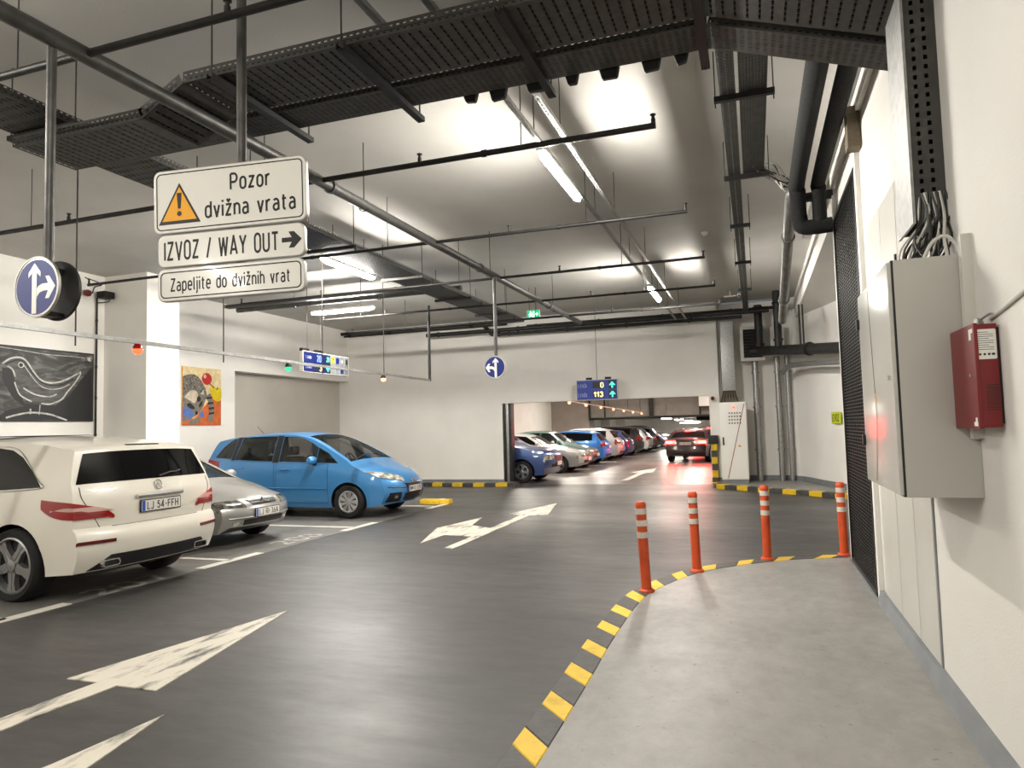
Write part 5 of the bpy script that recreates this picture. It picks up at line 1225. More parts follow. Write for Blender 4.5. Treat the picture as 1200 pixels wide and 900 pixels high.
def car(name, label, loc, rz, sp, paintm, hero=False, group=None):
    S = Shell(sp['L'], sp['W'], sp['top'], sp['sill'], sp['belt'], sp['plan'], sp.get('tumble', 0.30), sp.get('crown', 0.045), sp.get('bow', (0.20, 0.12)))
    root = thing(name, label, 'car', loc, rz, group, world=False)
    L, W = S.L, S.W
    body = S.body(96 if hero else 48, 6, 9 if hero else 6).build('body', paintm, root, angle=40)
    # wheel wells, cabin and window openings cut out of the shell
    arch = MB()
    for xa in sp['axles']:
        for sg in (1, -1):
            y0, y1 = (W/2-0.34, W/2+0.3) if sg > 0 else (-W/2-0.3, -W/2+0.34)
            T = Matrix.Translation((L/2-xa, y0, sp['wheel']*0.98)) @ Matrix.Rotation(-PI/2, 4, 'X')
            arch.lathe([(sp['wheel']+0.055, 0), (sp['wheel']+0.055, y1-y0)], 36, T)
    cuts = [(arch, M['trimblack'])]
    gl = M['glass'] if sp.get('clear') else M['glassdark']
    ws0, ws1, wsq = sp['windscreen']; rw0, rw1, rwq = sp['rear_window']
    tw0, tw1 = S.t_at_s(ws0), S.t_at_s(ws1)
    tr0 = S.t_at_s(rw0) if rw0 > 0 else S.t_rear(-rw0)
    tr1 = S.t_at_s(rw1) if rw1 > 0 else S.t_rear(-rw1)
    if hero and sp.get('clear'):
        tc0, tc1 = S.t_at_s(sp['cabin'][0]), S.t_at_s(sp['cabin'][1])
        A, Bt = [], []
        for i in range(25):
            t = tc0+(tc1-tc0)*i/24; x, z = S.top(t); zz = z-0.10
            ye = S.Y(x, max(zz, 0.6))-0.09; yb = S.Y(x, 0.6)-0.10
            A.append([(L/2-x, ye*(j/6-1), max(zz, 0.55)) for j in range(13)])
            Bt.append([(L/2-x, yb*(j/6-1), 0.42) for j in range(13)])
        cuts.append((S.solid(A, Bt), M['interior']))
        cuts.append((S.top_patch(tw0, tw1, lambda a: -wsq[0]+(wsq[0]-wsq[1])*a, lambda a: wsq[0]+(wsq[1]-wsq[0])*a, (0.12, -0.16)), M['trimblack']))
        for lo, hi in sp['side_windows']:
            for sg in (1, -1): cuts.append((S.side_patch(lo, hi, sg, (0.12, -0.20), 16, 4), M['trimblack']))
    boolean_cut(body, cuts)
    # glazing
    wsf = (lambda a: -wsq[0]+(wsq[0]-wsq[1])*a), (lambda a: wsq[0]+(wsq[1]-wsq[0])*a)
    rwf = (lambda a: -rwq[0]+(rwq[0]-rwq[1])*a), (lambda a: rwq[0]+(rwq[1]-rwq[0])*a)
    if sp.get('clear') and hero:
        # thin panes set into the cut openings
        S.top_patch(tw0-0.004, tw1+0.004, lambda a: wsf[0](a)-0.02, lambda a: wsf[1](a)+0.02, (-0.006, -0.011)).build('windscreen', gl, root)
    else:
        S.top_patch(tw0, tw1, *wsf, (0.004, -0.01)).build('windscreen', gl, root)
    S.top_patch(tr0, tr1, *rwf, (0.005, -0.01)).build('rear_window', M['glassdark'], root)
    for sg in (1, -1):
        for lo, hi in sp['side_windows']:
            if sp.get('clear') and hero: S.side_patch(lo, hi, sg, (-0.006, -0.011), 16, 4).build('side_window', gl, root)
            else: S.side_patch(lo, hi, sg, (0.004, -0.01), 16, 4).build('side_window', M['glassdark'], root)
        for lo, hi in sp.get('pillars', []): S.side_patch(lo, hi, sg, (0.0045, -0.01), 8, 4).build('door_pillar', M['trimblack'], root)
        for lo, hi in sp.get('doors', []):
            c = np.mean(np.array(lo+hi), 0)
            o = S.side_patch(lo, hi, sg, (0.003, -0.004), 18, 8).build('door', paintm, root, angle=50)
            # the dark shut line round the door
            k = lambda P: [(c[0]+(p[0]-c[0])*1.012, c[1]+(p[1]-c[1])*1.012) for p in P]
            S.side_patch(k(lo), k(hi), sg, (0.0008, -0.004), 18, 8).build('door_seal', M['trimblack'], o)
        for x, z in sp.get('handles', []):
            b = MB(); y = S.Y(x, z)
            pts = [S.side(x-0.10, z, sg, 0.004), S.side(x-0.085, z+0.003, sg, 0.035), S.side(x+0.085, z+0.003, sg, 0.035), S.side(x+0.10, z, sg, 0.004)]
            b.tube(pts, 0.013, 8); b.build('door_handle', paintm, root)
        if sp.get('mirror'):
            x, z = sp['mirror']; p = S.side(x, z, sg, 0.02); mirror(root, p, sg, paintm)
        # lamps
        for (kind, where, a, b_, q0, q1) in sp.get('lamps', []):
            t0, t1 = (S.t_front(a), S.t_front(b_)) if where == 'f' else (S.t_rear(a), S.t_rear(b_)) if where == 'r' else (S.t_at_s(a), S.t_at_s(b_))
            g0 = (lambda u, q=q0: sg*(q(u) if callable(q) else q)); g1 = (lambda u, q=q1: sg*(q(u) if callable(q) else q))
            nm, mm = {'head': ('headlight', sp.get('head_lens', 'lens_clear')), 'tail': ('tail_light', 'lens_red'), 'tailclear': ('tail_light_strip', 'lens_pale'), 'brake': ('brake_light', 'brake'), 'core': ('brake_light_core', 'brake_core'), 'fog': ('fog_light', 'lens_clear'), 'refl': ('reflector', 'lens_dark_red'), 'vent': ('bumper_vent', 'trimblack'), 'ind': ('indicator', 'lens_pale')}[kind]
            S.top_patch(t0, t1, g0, g1, (0.008 if kind not in ('core', 'tailclear') else 0.012, -0.01), 6, 10).build(nm, M[mm], root)
        for xa in sp['axles']: wheel(root, L/2-xa, sg*(W/2-0.115), sp['wheel'], sp.get('tyre', 0.21), sp.get('rims', 'spoke'), sg)
    for (nm, where, a, b_, q, mm) in sp.get('fascia', []):
        t0, t1 = (S.t_front(a), S.t_front(b_)) if where == 'f' else (S.t_rear(a), S.t_rear(b_)) if where == 'r' else (S.t_at_s(a), S.t_at_s(b_))
        qf = q if callable(q) else (lambda u, q=q: q)
        S.top_patch(t0, t1, lambda u: -qf(u), lambda u: qf(u), (0.007, -0.012), 5, 14).build(nm, M[mm] if isinstance(mm, str) else mm, root)
    if 'front_plate' in sp:
        z, txt = sp['front_plate']; p = Vector(S.topn(S.t_front(z), 0, 0.012)); plate(root, frame(p, (0, 1, 0), (0, 0, 1)), txt)
    if 'rear_plate' in sp:
        z, txt = sp['rear_plate']; p = Vector(S.topn(S.t_rear(z), 0, 0.014)); plate(root, frame(p, (0, -1, 0), (0, 0, 1)), txt)
    return root, S, body

def scaled(top, L, H): return [(a*L, b*H) for a, b in top]
PROFILES = {
 'hatch': [(.012,.25),(.0,.33),(.004,.42),(.03,.50),(.12,.57),(.24,.645),(.29,.68),(.43,.94),(.52,.995),(.70,.995),(.86,.945),(.885,.90),(.955,.68),(.985,.58),(.99,.48),(1.0,.40),(.995,.28),(.98,.22)],
 'suv': [(.012,.27),(.0,.36),(.004,.47),(.02,.56),(.10,.61),(.23,.655),(.28,.69),(.39,.93),(.47,.99),(.70,1.0),(.88,.96),(.91,.92),(.965,.68),(.985,.60),(.985,.50),(1.0,.42),(.995,.30),(.98,.22)],
 'sedan': [(.012,.24),(.0,.33),(.004,.44),(.03,.52),(.14,.60),(.27,.675),(.31,.70),(.44,.96),(.53,1.0),(.66,.985),(.76,.92),(.88,.72),(.90,.715),(.965,.70),(.985,.66),(.985,.45),(1.0,.38),(.995,.25),(.98,.20)],
}
def generic(kind, L, W, H, wheel_r=0.32, plate_f=None, plate_r=None, brake=False):
    top = scaled(PROFILES[kind], L, H)
    hb = {'hatch': .64, 'suv': .64, 'sedan': .66}[kind]*H
    fa, ra = 0.195*L, 0.80*L
    rear0, rear1 = {'hatch': (.885, .95), 'suv': (.91, .96), 'sedan': (.77, .872)}[kind]
    we = {'hatch': .86, 'suv': .88, 'sedan': .80}[kind]*L
    sp = dict(L=L, W=W, top=top, sill=[(0, .24), (.2*L, .2), (.8*L, .21), (L, .28)], belt=[(0, hb*.80), (.25*L, hb*.96), (L*.6, hb*1.0), (L, hb*1.05)],
      plan=[(0, .90), (.12*L, .97), (.25*L, 1), (.8*L, 1), (.93*L, .97), (L, .92)], axles=(fa, ra), wheel=wheel_r, bow=(0.24, 0.16),
      windscreen=(.305*L, .425*L, (.88, .84)), rear_window=(rear0*L, rear1*L, (.78, .86)),
      side_windows=[([(.335*L, hb+.03), (.50*L, hb+.05), (we, hb+.09)], [(.45*L, .92*H), (.56*L, .945*H), (we-.02, .89*H if kind != 'sedan' else .86*H)])],
      pillars=[([(.545*L, hb+.03), (.565*L, hb+.03)], [(.545*L, .94*H), (.565*L, .94*H)])],
      handles=[(.50*L, hb-.08), (.70*L, hb-.06)], mirror=(.35*L, hb+.09),
      lamps=[('head', 'f', .40*H, .485*H, .55, 1.28), ('brake' if brake else 'tail', 'r', hb*1.0, hb*.82, .52, 1.22)],
      fascia=[('grille', 'f', .40*H, .47*H, .42, 'trimblack'), ('lower_grille', 'f', .25*H, .32*H, .62, 'trimblack'), ('rear_diffuser', 'r', .30*H, .24*H, .7, 'trimblack')])
    if plate_f is not None: sp['front_plate'] = (.335*H, plate_f)
    if plate_r is not None: sp['rear_plate'] = ((.50*H if kind != 'sedan' else .55*H), plate_r)
    return sp

# --- white estate, tail towards the aisle
def build_white_estate():
    bl = [(0, .78), (1.1, 1.0), (3.0, 1.06), (4.93, 1.16)]
    sp = dict(L=4.93, W=1.92, crown=0.05, tumble=0.34, bow=(0.22, 0.17),
      top=[(.03,.38),(.0,.50),(.02,.70),(.14,.84),(.5,.96),(1.05,1.07),(1.25,1.14),(1.95,1.54),(2.5,1.64),(3.2,1.66),(3.9,1.63),(4.4,1.575),(4.60,1.545),(4.655,1.525),(4.655,1.50),(4.66,1.48),(4.80,1.16),(4.86,1.05),(4.875,.85),(4.865,.74),(4.87,.70),(4.925,.685),(4.93,.55),(4.905,.42),(4.84,.30)],
      sill=[(0, .26), (.9, .22), (3.9, .23), (4.5, .27), (4.93, .30)], belt=bl,
      plan=[(0, .86), (.5, .95), (1.2, 1), (4.0, 1), (4.6, .985), (4.93, .95)], axles=(.97, 3.95), wheel=.365, tyre=.26, rims='sport',
      windscreen=(1.3, 1.92, (.88, .84)), rear_window=(-1.475, -1.165, (.90, .955)),
      side_windows=[([(1.62, 1.03), (2.3, 1.07), (2.42, 1.07)], [(1.95, 1.42), (2.25, 1.515), (2.42, 1.53)]),
                    ([(2.48, 1.07), (3.3, 1.09), (3.36, 1.09)], [(2.48, 1.535), (2.9, 1.55), (3.36, 1.545)]),
                    ([(3.42, 1.095), (3.9, 1.12), (4.34, 1.14)], [(3.42, 1.54), (3.78, 1.50), (4.20, 1.24)])],
      doors=[([(1.45, .34), (2.43, .32)], [(1.45, 1.03), (2.43, 1.06)]), ([(2.46, .32), (3.30, .34), (3.52, .74)], [(2.46, 1.06), (3.30, 1.08), (3.62, 1.09)])],
      handles=[(2.28, .96), (3.30, .98)], mirror=(1.68, 1.08),
      lamps=[('refl', 'r', .615, .575, .62, 1.04)],
      fascia=[('bumper_step', 'r', .715, .70, .60, 'trimblack'), ('rear_diffuser', 'r', .445, .31, (lambda u: .66+.22*u), 'trimblack'), ('grille', 'f', .55, .72, .5, 'trimblack')],
      rear_plate=(.895, 'LJ 54-FFH'))
    root, S, body = car('estate_car', 'white estate car parked nearest on the left, tail towards the aisle', (-8.565, 5.98, 0), PI, sp, M['car_white'], hero=True)
    L = S.L
    # tail lights: wrap round the corners, with a pale strip
    for sg in (1, -1):
        G = lambda off, a0, a1, b0, b1: [[None]]
        def lens(nm, mm, zlo, zhi, out, off):
            rows = []
            us = [(.40/(out-.60))*i/6 for i in range(7)] + [1-(1-.40/(out-.60))*(8-i)/8 for i in range(1, 9)]
            for o in (off, -0.015):
                g = []
                for u in us:
                    v = 0.60+(out-0.60)*u          # from the tailgate round the corner onto the flank
                    zl = zlo(u); zh = zhi(u)
                    g.append([S.topn(S.t_rear(zl+(zh-zl)*j/5), sg*min(v, 1.0), o) if v <= 1.0001 else S.side(S.top(S.t_rear(zl+(zh-zl)*j/5))[0]-(v-1)*0.72, zl+(zh-zl)*j/5, sg, o) for j in range(6)])
                rows.append(g)
            S.solid(*rows).build(nm, M[mm], root)
        lens('tail_light', 'lens_red', lambda u: .815+.02*u+.09*max(0, (u-.5)*2)**2, lambda u: .84+.15*min(1, u*2.2)**0.6+.05*max(0, u-.45), 1.62, 0.012)
        lens('tail_light_strip', 'lens_pale', lambda u: .885+.03*u, lambda u: .885+.075*min(1, 2.4*u*(1-u))+.01, 1.40, 0.016)
        for zz in (.85,):
            b = MB(); b.tube([S.topn(S.t_rear(zz+.004*i), sg*(.70+.05*i), .014) for i in range(7)], .004, 5); b.build('lamp_rib', M['lens_dark_red'], root)
    b = MB(); b.tube([S.topn(S.t_rear(.728), q/10-.62, .001) for q in range(13)] + [S.topn(S.t_rear(.728), .62, .001)], .005, 6); b.build('tailgate_seam', M['trimblack'], root)
    # tailgate shut line, chrome handle strip, emblem, wiper, exhausts
    for q in (.93, -.93):
        S.top_patch(S.t_rear(1.14), S.t_rear(.725), (lambda u, q=q: q*(1-.20*max(0, (u-.25)/.75))-.004), (lambda u, q=q: q*(1-.20*max(0, (u-.25)/.75))+.004), (.0015, -.005), 10, 2).build('tailgate_seam', M['trimblack'], root)
    p = Vector(S.topn(S.t_rear(1.0), 0, 0.012))
    b = MB(); b.prism(rrect(.62, .045, .02), -.012, .012, frame((p.x-0.004, 0, 1.0), (0, -1, 0), (0, 0, 1)))
    tag(b.build('tailgate_handle', M['chrome'], root, bevel=.006), 'chrome strip above the number plate')
    p = Vector(S.topn(S.t_rear(1.095), 0, 0.008)); T = frame(p, (0, -1, 0), (0.25, 0, 1))
    e = MB(); 
    e.lathe([(.049+.006*math.cos(a), .006*math.sin(a)) for a in [2*PI*i/8 for i in range(8)]], 28, T, closed=True)
    for k in range(3):
        a = PI/2+2*PI*k/3; c, s_ = math.cos(a), math.sin(a)
        e.prism([(c*.05, s_*.05), (-s_*.009, c*.009), (s_*.009, -c*.009)], -.002, .005, T)
    tag(e.build('emblem', M['chrome'], root), 'round chrome star emblem')
    b = MB(); q = [S.topn(S.t_rear(1.18+.012*i), -.05-.09*i, .022) for i in range(5)]
    b.tube(q, .009, 6); b.build('rear_wiper', M['trimblack'], root)
    for sg in (1, -1):
        pt = Vector(S.topn(S.t_rear(.365), sg*.66, 0.0)); T = frame((pt.x-.015, pt.y, .365), (0, -1, 0), (0, 0, 1))
        b = MB(); o = rrect(.20, .075, .03); i_ = rrect(.175, .052, .022)
        n = len(o)
        b.grid([[tuple(T @ Vector((x, y, z))) for x, y in c] for c, z in ((o, -.05), (o, .02), (i_, .02), (i_, -.05))], close_u=True)
        b.build('exhaust_tip', M['chrome'], root)
    b = MB(); b.box((L/2-3.3, -.5, 1.655), (L/2-1.9, .5, 1.664)); b.build('sunroof', M['glassdark'], root, bevel=.006)
    for sg in (1, -1):
        b = MB(); b.tube([S.side(x, z, sg, .003) for x, z in smoothline([(1.62, 1.022), (2.4, 1.06), (3.4, 1.085), (4.34, 1.13), (4.30, 1.19), (4.18, 1.26), (3.78, 1.512), (3.4, 1.55)], 5)], .006, 6)
        b.build('window_trim', M['chrome'], root)
    q = [S.topn(S.t_at_s(4.50+.06*i), 0, .003) for i in range(2)]
    S.top_patch(S.t_at_s(4.585), S.t_at_s(4.625), -.28, .28, (.003, -.005), 2, 8).build('high_brake_light', M['trimblack'], root)
    b = MB(); b.box((-L/2-.0+.25, -.72, .25), (-L/2+.9, .72, .33)); b.build('underbody', M['trimblack'], root)
    return root

# --- silver hatchback, nose towards the aisle
def build_silver_hatch():
    sp = dict(L=4.40, W=1.74, crown=0.055, tumble=0.36, bow=(0.30, 0.14), clear=True, cabin=(1.45, 3.7), head_lens='lens_smoke',
      top=[(.06,.30),(.01,.40),(.0,.50),(.03,.585),(.07,.635),(.20,.70),(.55,.80),(1.0,.895),(1.16,.935),(1.28,.98),(1.98,1.33),(2.4,1.41),(3.1,1.40),(3.7,1.28),(4.15,1.02),(4.32,.95),(4.38,.78),(4.40,.55),(4.35,.35)],
      sill=[(0, .22), (.8, .2), (3.5, .2), (4.4, .28)], belt=[(0, .66), (1.2, .86), (3, .92), (4.4, .95)],
      plan=[(0, .84), (.35, .95), (.9, 1), (3.6, 1), (4.4, .9)], axles=(.88, 3.5), wheel=.31, rims='cap',
      windscreen=(1.22, 1.95, (.88, .80)), rear_window=(3.72, 4.12, (.8, .85)),
      side_windows=[([(1.48, .91), (2.3, .93)], [(1.90, 1.22), (2.3, 1.30)]), ([(2.4, .93), (3.5, .97)], [(2.4, 1.31), (3.4, 1.24)])],
      doors=[([(1.3, .3), (2.34, .3)], [(1.3, .88), (2.34, .91)])], handles=[(2.2, .82)], mirror=(1.52, .96),
      lamps=[('head', 'f', .575, .675, (lambda u: .52+.06*u), (lambda u: 1.16-.02*u)), ('fog', 'f', .325, .375, .62, .80)],
      fascia=[('lower_grille', 'f', .325, .40, .58, 'trimblack'), ('grille', 'f', .595, .66, (lambda u: .34+.08*u), 'trimblack')],
      front_plate=(.475, 'LJ RI-36A'))
    root, S, body = car('hatchback_car', 'silver hatchback parked between the white estate and the sky blue car', (-9.13, 8.72, 0), 0, sp, M['car_silver'], hero=True)
    # grille bars with the double chevron
    for k in range(2):
        z = .612+.028*k; t = S.t_front(z)
        b = MB(); b.tube([S.topn(t, q/10-.36, .012) for q in range(8)] , .006, 6); b.tube([S.topn(t, -q/10+.36, .012) for q in range(4)], .006, 6)
        b.build('grille_bar', M['chrome'], root)
        b = MB(); b.tube([S.topn(S.t_front(z+dz-.01), q, .018) for q, dz in ((-.09, 0), (0, .03), (.09, 0))], .008, 6); b.build('chevron', M['chrome'], root)
    b = MB(); b.tube([S.topn(S.t_front(.43), q/10-.9, .004) for q in range(19)], .012, 8); b.build('bumper_strip', M['car_silver'], root)
    cabin_furniture(root, S, 1.75, .87, .30)
    for sg in (1, -1):
        b = MB(); b.tube([S.topn(S.t_at_s(1.2+.02*i), sg*(-.1)+.20*i/2-.1, .02) for i in range(6)], .008, 6); b.build('wiper', M['trimblack'], root)
    return root

def cabin_furniture(root, S, xs, zd, half):
    L = S.L
    b = MB(); b.box((L/2-xs-.02, -S.W/2+.16, zd-.28), (L/2-xs+.42, S.W/2-.16, zd-.02)); b.build('dashboard', M['trimblack'], root, bevel=.05)
    T = Matrix.Translation((L/2-xs-.14, .36, zd+.02)) @ Matrix.Rotation(R(65), 4, 'Y')
    b = MB(); b.lathe([(.18+.014*math.cos(a), .014*math.sin(a)) for a in [2*PI*i/8 for i in range(8)]], 24, T, closed=True); b.tube([T @ Vector((-.18, 0, 0)), T @ Vector((.18, 0, 0))], .015, 6)
    b.build('steering_wheel', M['trimblack'], root)
    for row in (.75, 1.75):
        for sg in (1, -1):
            x = L/2-xs-row
            if x < -L/2+.8: continue
            b = MB(); b.box((x-.2, sg*.37-.24, .42), (x+.3, sg*.37+.24, .58)); b.box((x-.33, sg*.37-.23, .5), (x-.17, sg*.37+.23, zd+.16)); b.box((x-.32, sg*.37-.12, zd+.19), (x-.22, sg*.37+.12, zd+.36))
            b.build('seat', M['interior'], root, bevel=.045)

# --- sky blue people carrier, nose towards the aisle
def build_blue_carrier():
    sp = dict(L=4.47, W=1.83, crown=0.05, tumble=0.34, bow=(0.34, 0.14), clear=True, cabin=(1.0, 3.95),
      top=[(.10,.26),(.03,.36),(.0,.48),(.02,.60),(.06,.70),(.13,.78),(.35,.885),(.70,1.0),(.86,1.06),(.98,1.13),(1.62,1.47),(2.0,1.60),(2.45,1.66),(3.1,1.655),(3.75,1.60),(4.05,1.555),(4.14,1.52),(4.36,1.10),(4.44,.95),(4.45,.75),(4.47,.60),(4.44,.40),(4.38,.30)],
      sill=[(0, .24), (.5, .20), (3.6, .21), (4.47, .30)], belt=[(0, .72), (.8, .95), (1.4, 1.02), (3, 1.07), (4.47, 1.16)],
      plan=[(0, .86), (.3, .945), (.8, .995), (1.2, 1), (3.7, 1), (4.2, .97), (4.47, .92)], axles=(.94, 3.67), wheel=.315, rims='cap',
      windscreen=(.92, 1.98, (.90, .84)), rear_window=(4.15, 4.34, (.84, .88)),
      side_windows=[([(1.16, 1.035), (1.64, 1.05)], [(1.40, 1.225), (1.64, 1.335)]),
                    ([(1.72, 1.05), (2.50, 1.075)], [(1.86, 1.445), (2.12, 1.55), (2.50, 1.565)]),
                    ([(2.66, 1.08), (3.56, 1.12)], [(2.66, 1.575), (3.1, 1.575), (3.47, 1.56)]),
                    ([(3.66, 1.13), (4.14, 1.17)], [(3.60, 1.55), (3.72, 1.53), (3.95, 1.37)])],
      pillars=[([(1.65, 1.05), (1.71, 1.05)], [(1.65, 1.335), (1.85, 1.45)]), ([(2.51, 1.06), (2.65, 1.06)], [(2.51, 1.58), (2.65, 1.585)]), ([(3.57, 1.11), (3.65, 1.12)], [(3.48, 1.57), (3.59, 1.56)])],
      doors=[([(1.38, .30), (2.55, .29)], [(1.38, 1.02), (2.55, 1.05)]), ([(2.61, .29), (3.30, .31), (3.46, .60)], [(2.61, 1.05), (3.30, 1.09), (3.66, 1.10)])],
      handles=[(2.32, .93), (3.42, .96)], mirror=(1.66, 1.10),
      lamps=[('vent', 'f', .30, .47, (lambda u: .54+.02*u), (lambda u: .93-.06*u)), ('fog', 'f', .36, .41, .66, .74)],
      fascia=[('lower_grille', 'f', .30, .44, (lambda u: .40+.02*u), 'trimblack'), ('grille', 'f', .555, .615, (lambda u: .34+.04*u), 'trimblack')],
      front_plate=(.505, 'NM KJ-52R'))
    root, S, body = car('people_carrier', 'sky blue people carrier parked nose out by the far left wall', (-8.565, 12.33, 0), 0, sp, M['car_blue'], hero=True)
    L = S.L
    for sg in (1, -1):
        # long swept-back headlight and its upper black line
        g = []
        for o in (.010, -.015):
            rows = []
            for i in range(13):
                u = i/12; v = .40+.60*u
                zl = .655+.105*u; zh = .745+.185*u
                rows.append([S.topn(S.t_front(zl+(zh-zl)*j/5) if zl+(zh-zl)*j/5 < .80 else S.t_at_s(.13+(zl+(zh-zl)*j/5-.78)*2.1), sg*v, o) for j in range(6)])
            g.append(rows)
        S.solid(*g).build('headlight', M['lens_clear'], root)
        b = MB(); b.tube([S.side(1.40, .56, sg, .0) for i in range(1)]+[S.side(1.42, .56, sg, .004), S.side(2.5, .57, sg, .006), S.side(3.2, .58, sg, .004)], .014, 6); b.build('door_moulding', M['car_blue'], root)
        g = [[[S.side(4.02+.32*i/6-.0*j, .93+.17*j/4+.04*i/6, sg, o) for j in range(5)] for i in range(7)] for o in (.010, -.02)]
        S.solid(*g).build('tail_light', M['lens_red'], root)
        b = MB(); b.tube([S.topn(S.t_front(.535+.004*i), sg*(.36+.06*i), .004) for i in range(10)], .007, 6); b.build('bumper_line', M['trimblack'], root)
    for k in range(2):
        b = MB(); b.tube([S.topn(S.t_front(.615+.028*k+dz), q, .016) for q, dz in ((-.12, 0), (0, .04), (.12, 0))], .011, 6); b.build('chevron', M['chrome'], root)
    b = MB(); b.tube([S.topn(S.t_front(.61), q/10-.45, .01) for q in range(10)], .008, 6); b.build('grille_bar', M['chrome'], root)
    cabin_furniture(root, S, 1.5, 1.0, .3)
    for sg in (1, -1):
        b = MB(); b.tube([S.topn(S.t_at_s(.93+.025*i), sg*(.75-.14*i), .02) for i in range(5)], .009, 6); b.build('wiper', M['trimblack'], root)
    b = MB(); b.tube([(L/2-3.55, 0, 1.63), (L/2-3.72, 0, 1.79)], .005, 6); b.build('aerial', M['trimblack'], root)
    g = [S.surf(S.t_at_s(x), q) for x, q in ((1, 1), (2, 1))]
    return root
# ------------------------------------------------------------------ the hall beyond the opening
sbox('wall_left_beyond', (-12.4, 19.25, 0), (-12.0, 42, 3.6), M['wall'])
b = MB(); b.box((-16.4, 19.25, 3.6), (-1.0, 42.4, 3.8)); b.box((-1.0, 19.8, 3.6), (8, 42.4, 3.8)); structure(b.build('ceiling_beyond', M['ceil'], smooth=False))
sbox('wall_end_left', (-16, 42, 0), (-9.6, 42.3, 3.6), mat('brown_shaded_wall', (150, 140, 132), .8, noise=.1, nscale=2))  # brown shade of the dim, reddish light is put into the wall colour
b = MB(); b.box((2.8, 19.8, 0), (3.1, 90, 3.6)); structure(b.build('wall_right_beyond', M['wall'], smooth=False))
blockm = mat('block_wall', (140, 134, 127), .85, noise=.12, nscale=3, bump=.2)
UW = structure(MB().box((-9.6, 42.16, 2.12), (2.8, 42.4, 3.6)).build('wall_upper', M['grey_paint'], smooth=False))
for i in range(8):
    for j in range(2):
        x = -9.6+1.55*i; b = MB(); b.box((x+.012, 42.05, 2.13+.74*j), (x+1.538, 42.17, 2.13+.74*(j+1)-.014)); b.build('wall_panel', blockm, UW, smooth=False)
sbox('ceiling_low', (-16, 42.4, 2.32), (8, 90, 2.75), M['ceil'])
sbox('wall_end', (-16, 89.7, 0), (8, 90, 2.6), M['wall'])
sbox('wall_side_beyond', (-13.6, 42.4, 0), (-13.3, 90, 2.6), M['wall'])
colm = [-12.6, -11.9]
for i, y in enumerate((46, 51, 56.5, 63, 71)):
    c = sbox('column', (-13.3, y, 0), (-12.5, y+.9, 2.32), M['wall'])
for i, x in enumerate((-8.6, -5.8, -3.0)):
    pipe('beam_pipe', 'dark pipe hanging down the front of the panelled beam beyond the opening', [(x, 41.9, 2.1), (x, 41.9, 3.5)], .12 if i == 1 else .05, M['pipe_dark'])['group'] = 'drop pipes on the panelled beam'
pipe('wall_pipe', 'long dark pipe along the foot of the panelled beam beyond the opening', [(-9.5, 41.8, 2.08), (2.6, 41.8, 2.08)], .07, M['pipe_dark'])
pipe('wall_pipe', 'dark upright pipe at the corner where the panelled beam starts', [(-9.5, 41.8, 2.0), (-9.5, 41.8, 3.5)], .07, M['pipe_dark'])
b = MB(); b.box((-3.0, 41.2, 2.62), (-1.6, 41.9, 3.3)); tag(b.build('bulkhead', M['white'], bevel=.01), 'white bulkhead on the panelled beam at the right of the opening', 'bulkhead')
def far_lamp(lab, x, y, z, w, d, group=None, m='tubefar'):
    L = thing('ceiling_lamp', lab, 'lamp', (x, y, z), group=group)
    b = MB(); b.box((x-w/2, y-d/2, z), (x+w/2, y+d/2, z+.05)); b.build('diffuser', M[m], L, bevel=.02)
    b = MB(); b.box((x-w/2-.02, y-d/2-.02, z+.05), (x+w/2+.02, y+d/2+.02, z+.09)); b.build('housing', M['panel'], L, smooth=False)
    b = MB(); b.tube([(x, y, z+.08), (x, y, 2.32 if y > 43 else 3.6)], .015, 6); b.build('stem', M['wire'], L)
for i, (x, y) in enumerate(((-5.65, 48), (-5.62, 56), (-5.74, 66), (-5.8, 76))):
    far_lamp(('leftmost', 'second from left', 'third from left', 'rightmost')[i]+' bright lamp under the low ceiling far beyond the opening', x, y, 2.0-.055*i, .55, .9, 'bright lamps under the far low ceiling', m='lampfar')
far_lamp('long crosswise tube lamp at the far end of the hall beyond the opening', -7.0, 82, 1.75, 2.2, .2, m='lampfar')
for i, (x, y) in enumerate(((-3.0, 23.5), (-8.0, 23.5), (-3.0, 31), (-8.0, 31), (-3, 38), (-8, 38))):
    far_lamp('ceiling tube hidden above the header of the opening', x, y, 3.45, .16, 1.5, 'ceiling tubes beyond the opening')
for x, y, z, w in ((-3.0, 47, 2.05, 1.2), (-2.6, 58, 1.98, 1.4)):
    K = thing('ventilator', 'dark jet fan hanging under the low ceiling far beyond the opening', 'fan', (x, y, z), group='jet fans far beyond the opening')
    b = MB(); b.lathe([(.12, -w/2), (.2, -w/2), (.22, -w/2+.1), (.22, w/2-.1), (.2, w/2), (.12, w/2)], 20, Matrix.Translation((x, y, z)) @ Matrix.Rotation(PI/2, 4, 'Y')); b.build('drum', M['black'], K)
    b = MB(); b.box((x-.3, y-.05, z), (x-.25, y+.05, 2.32)); b.box((x+.25, y-.05, z), (x+.3, y+.05, 2.32)); b.build('hanger', M['wire'], K, smooth=False)
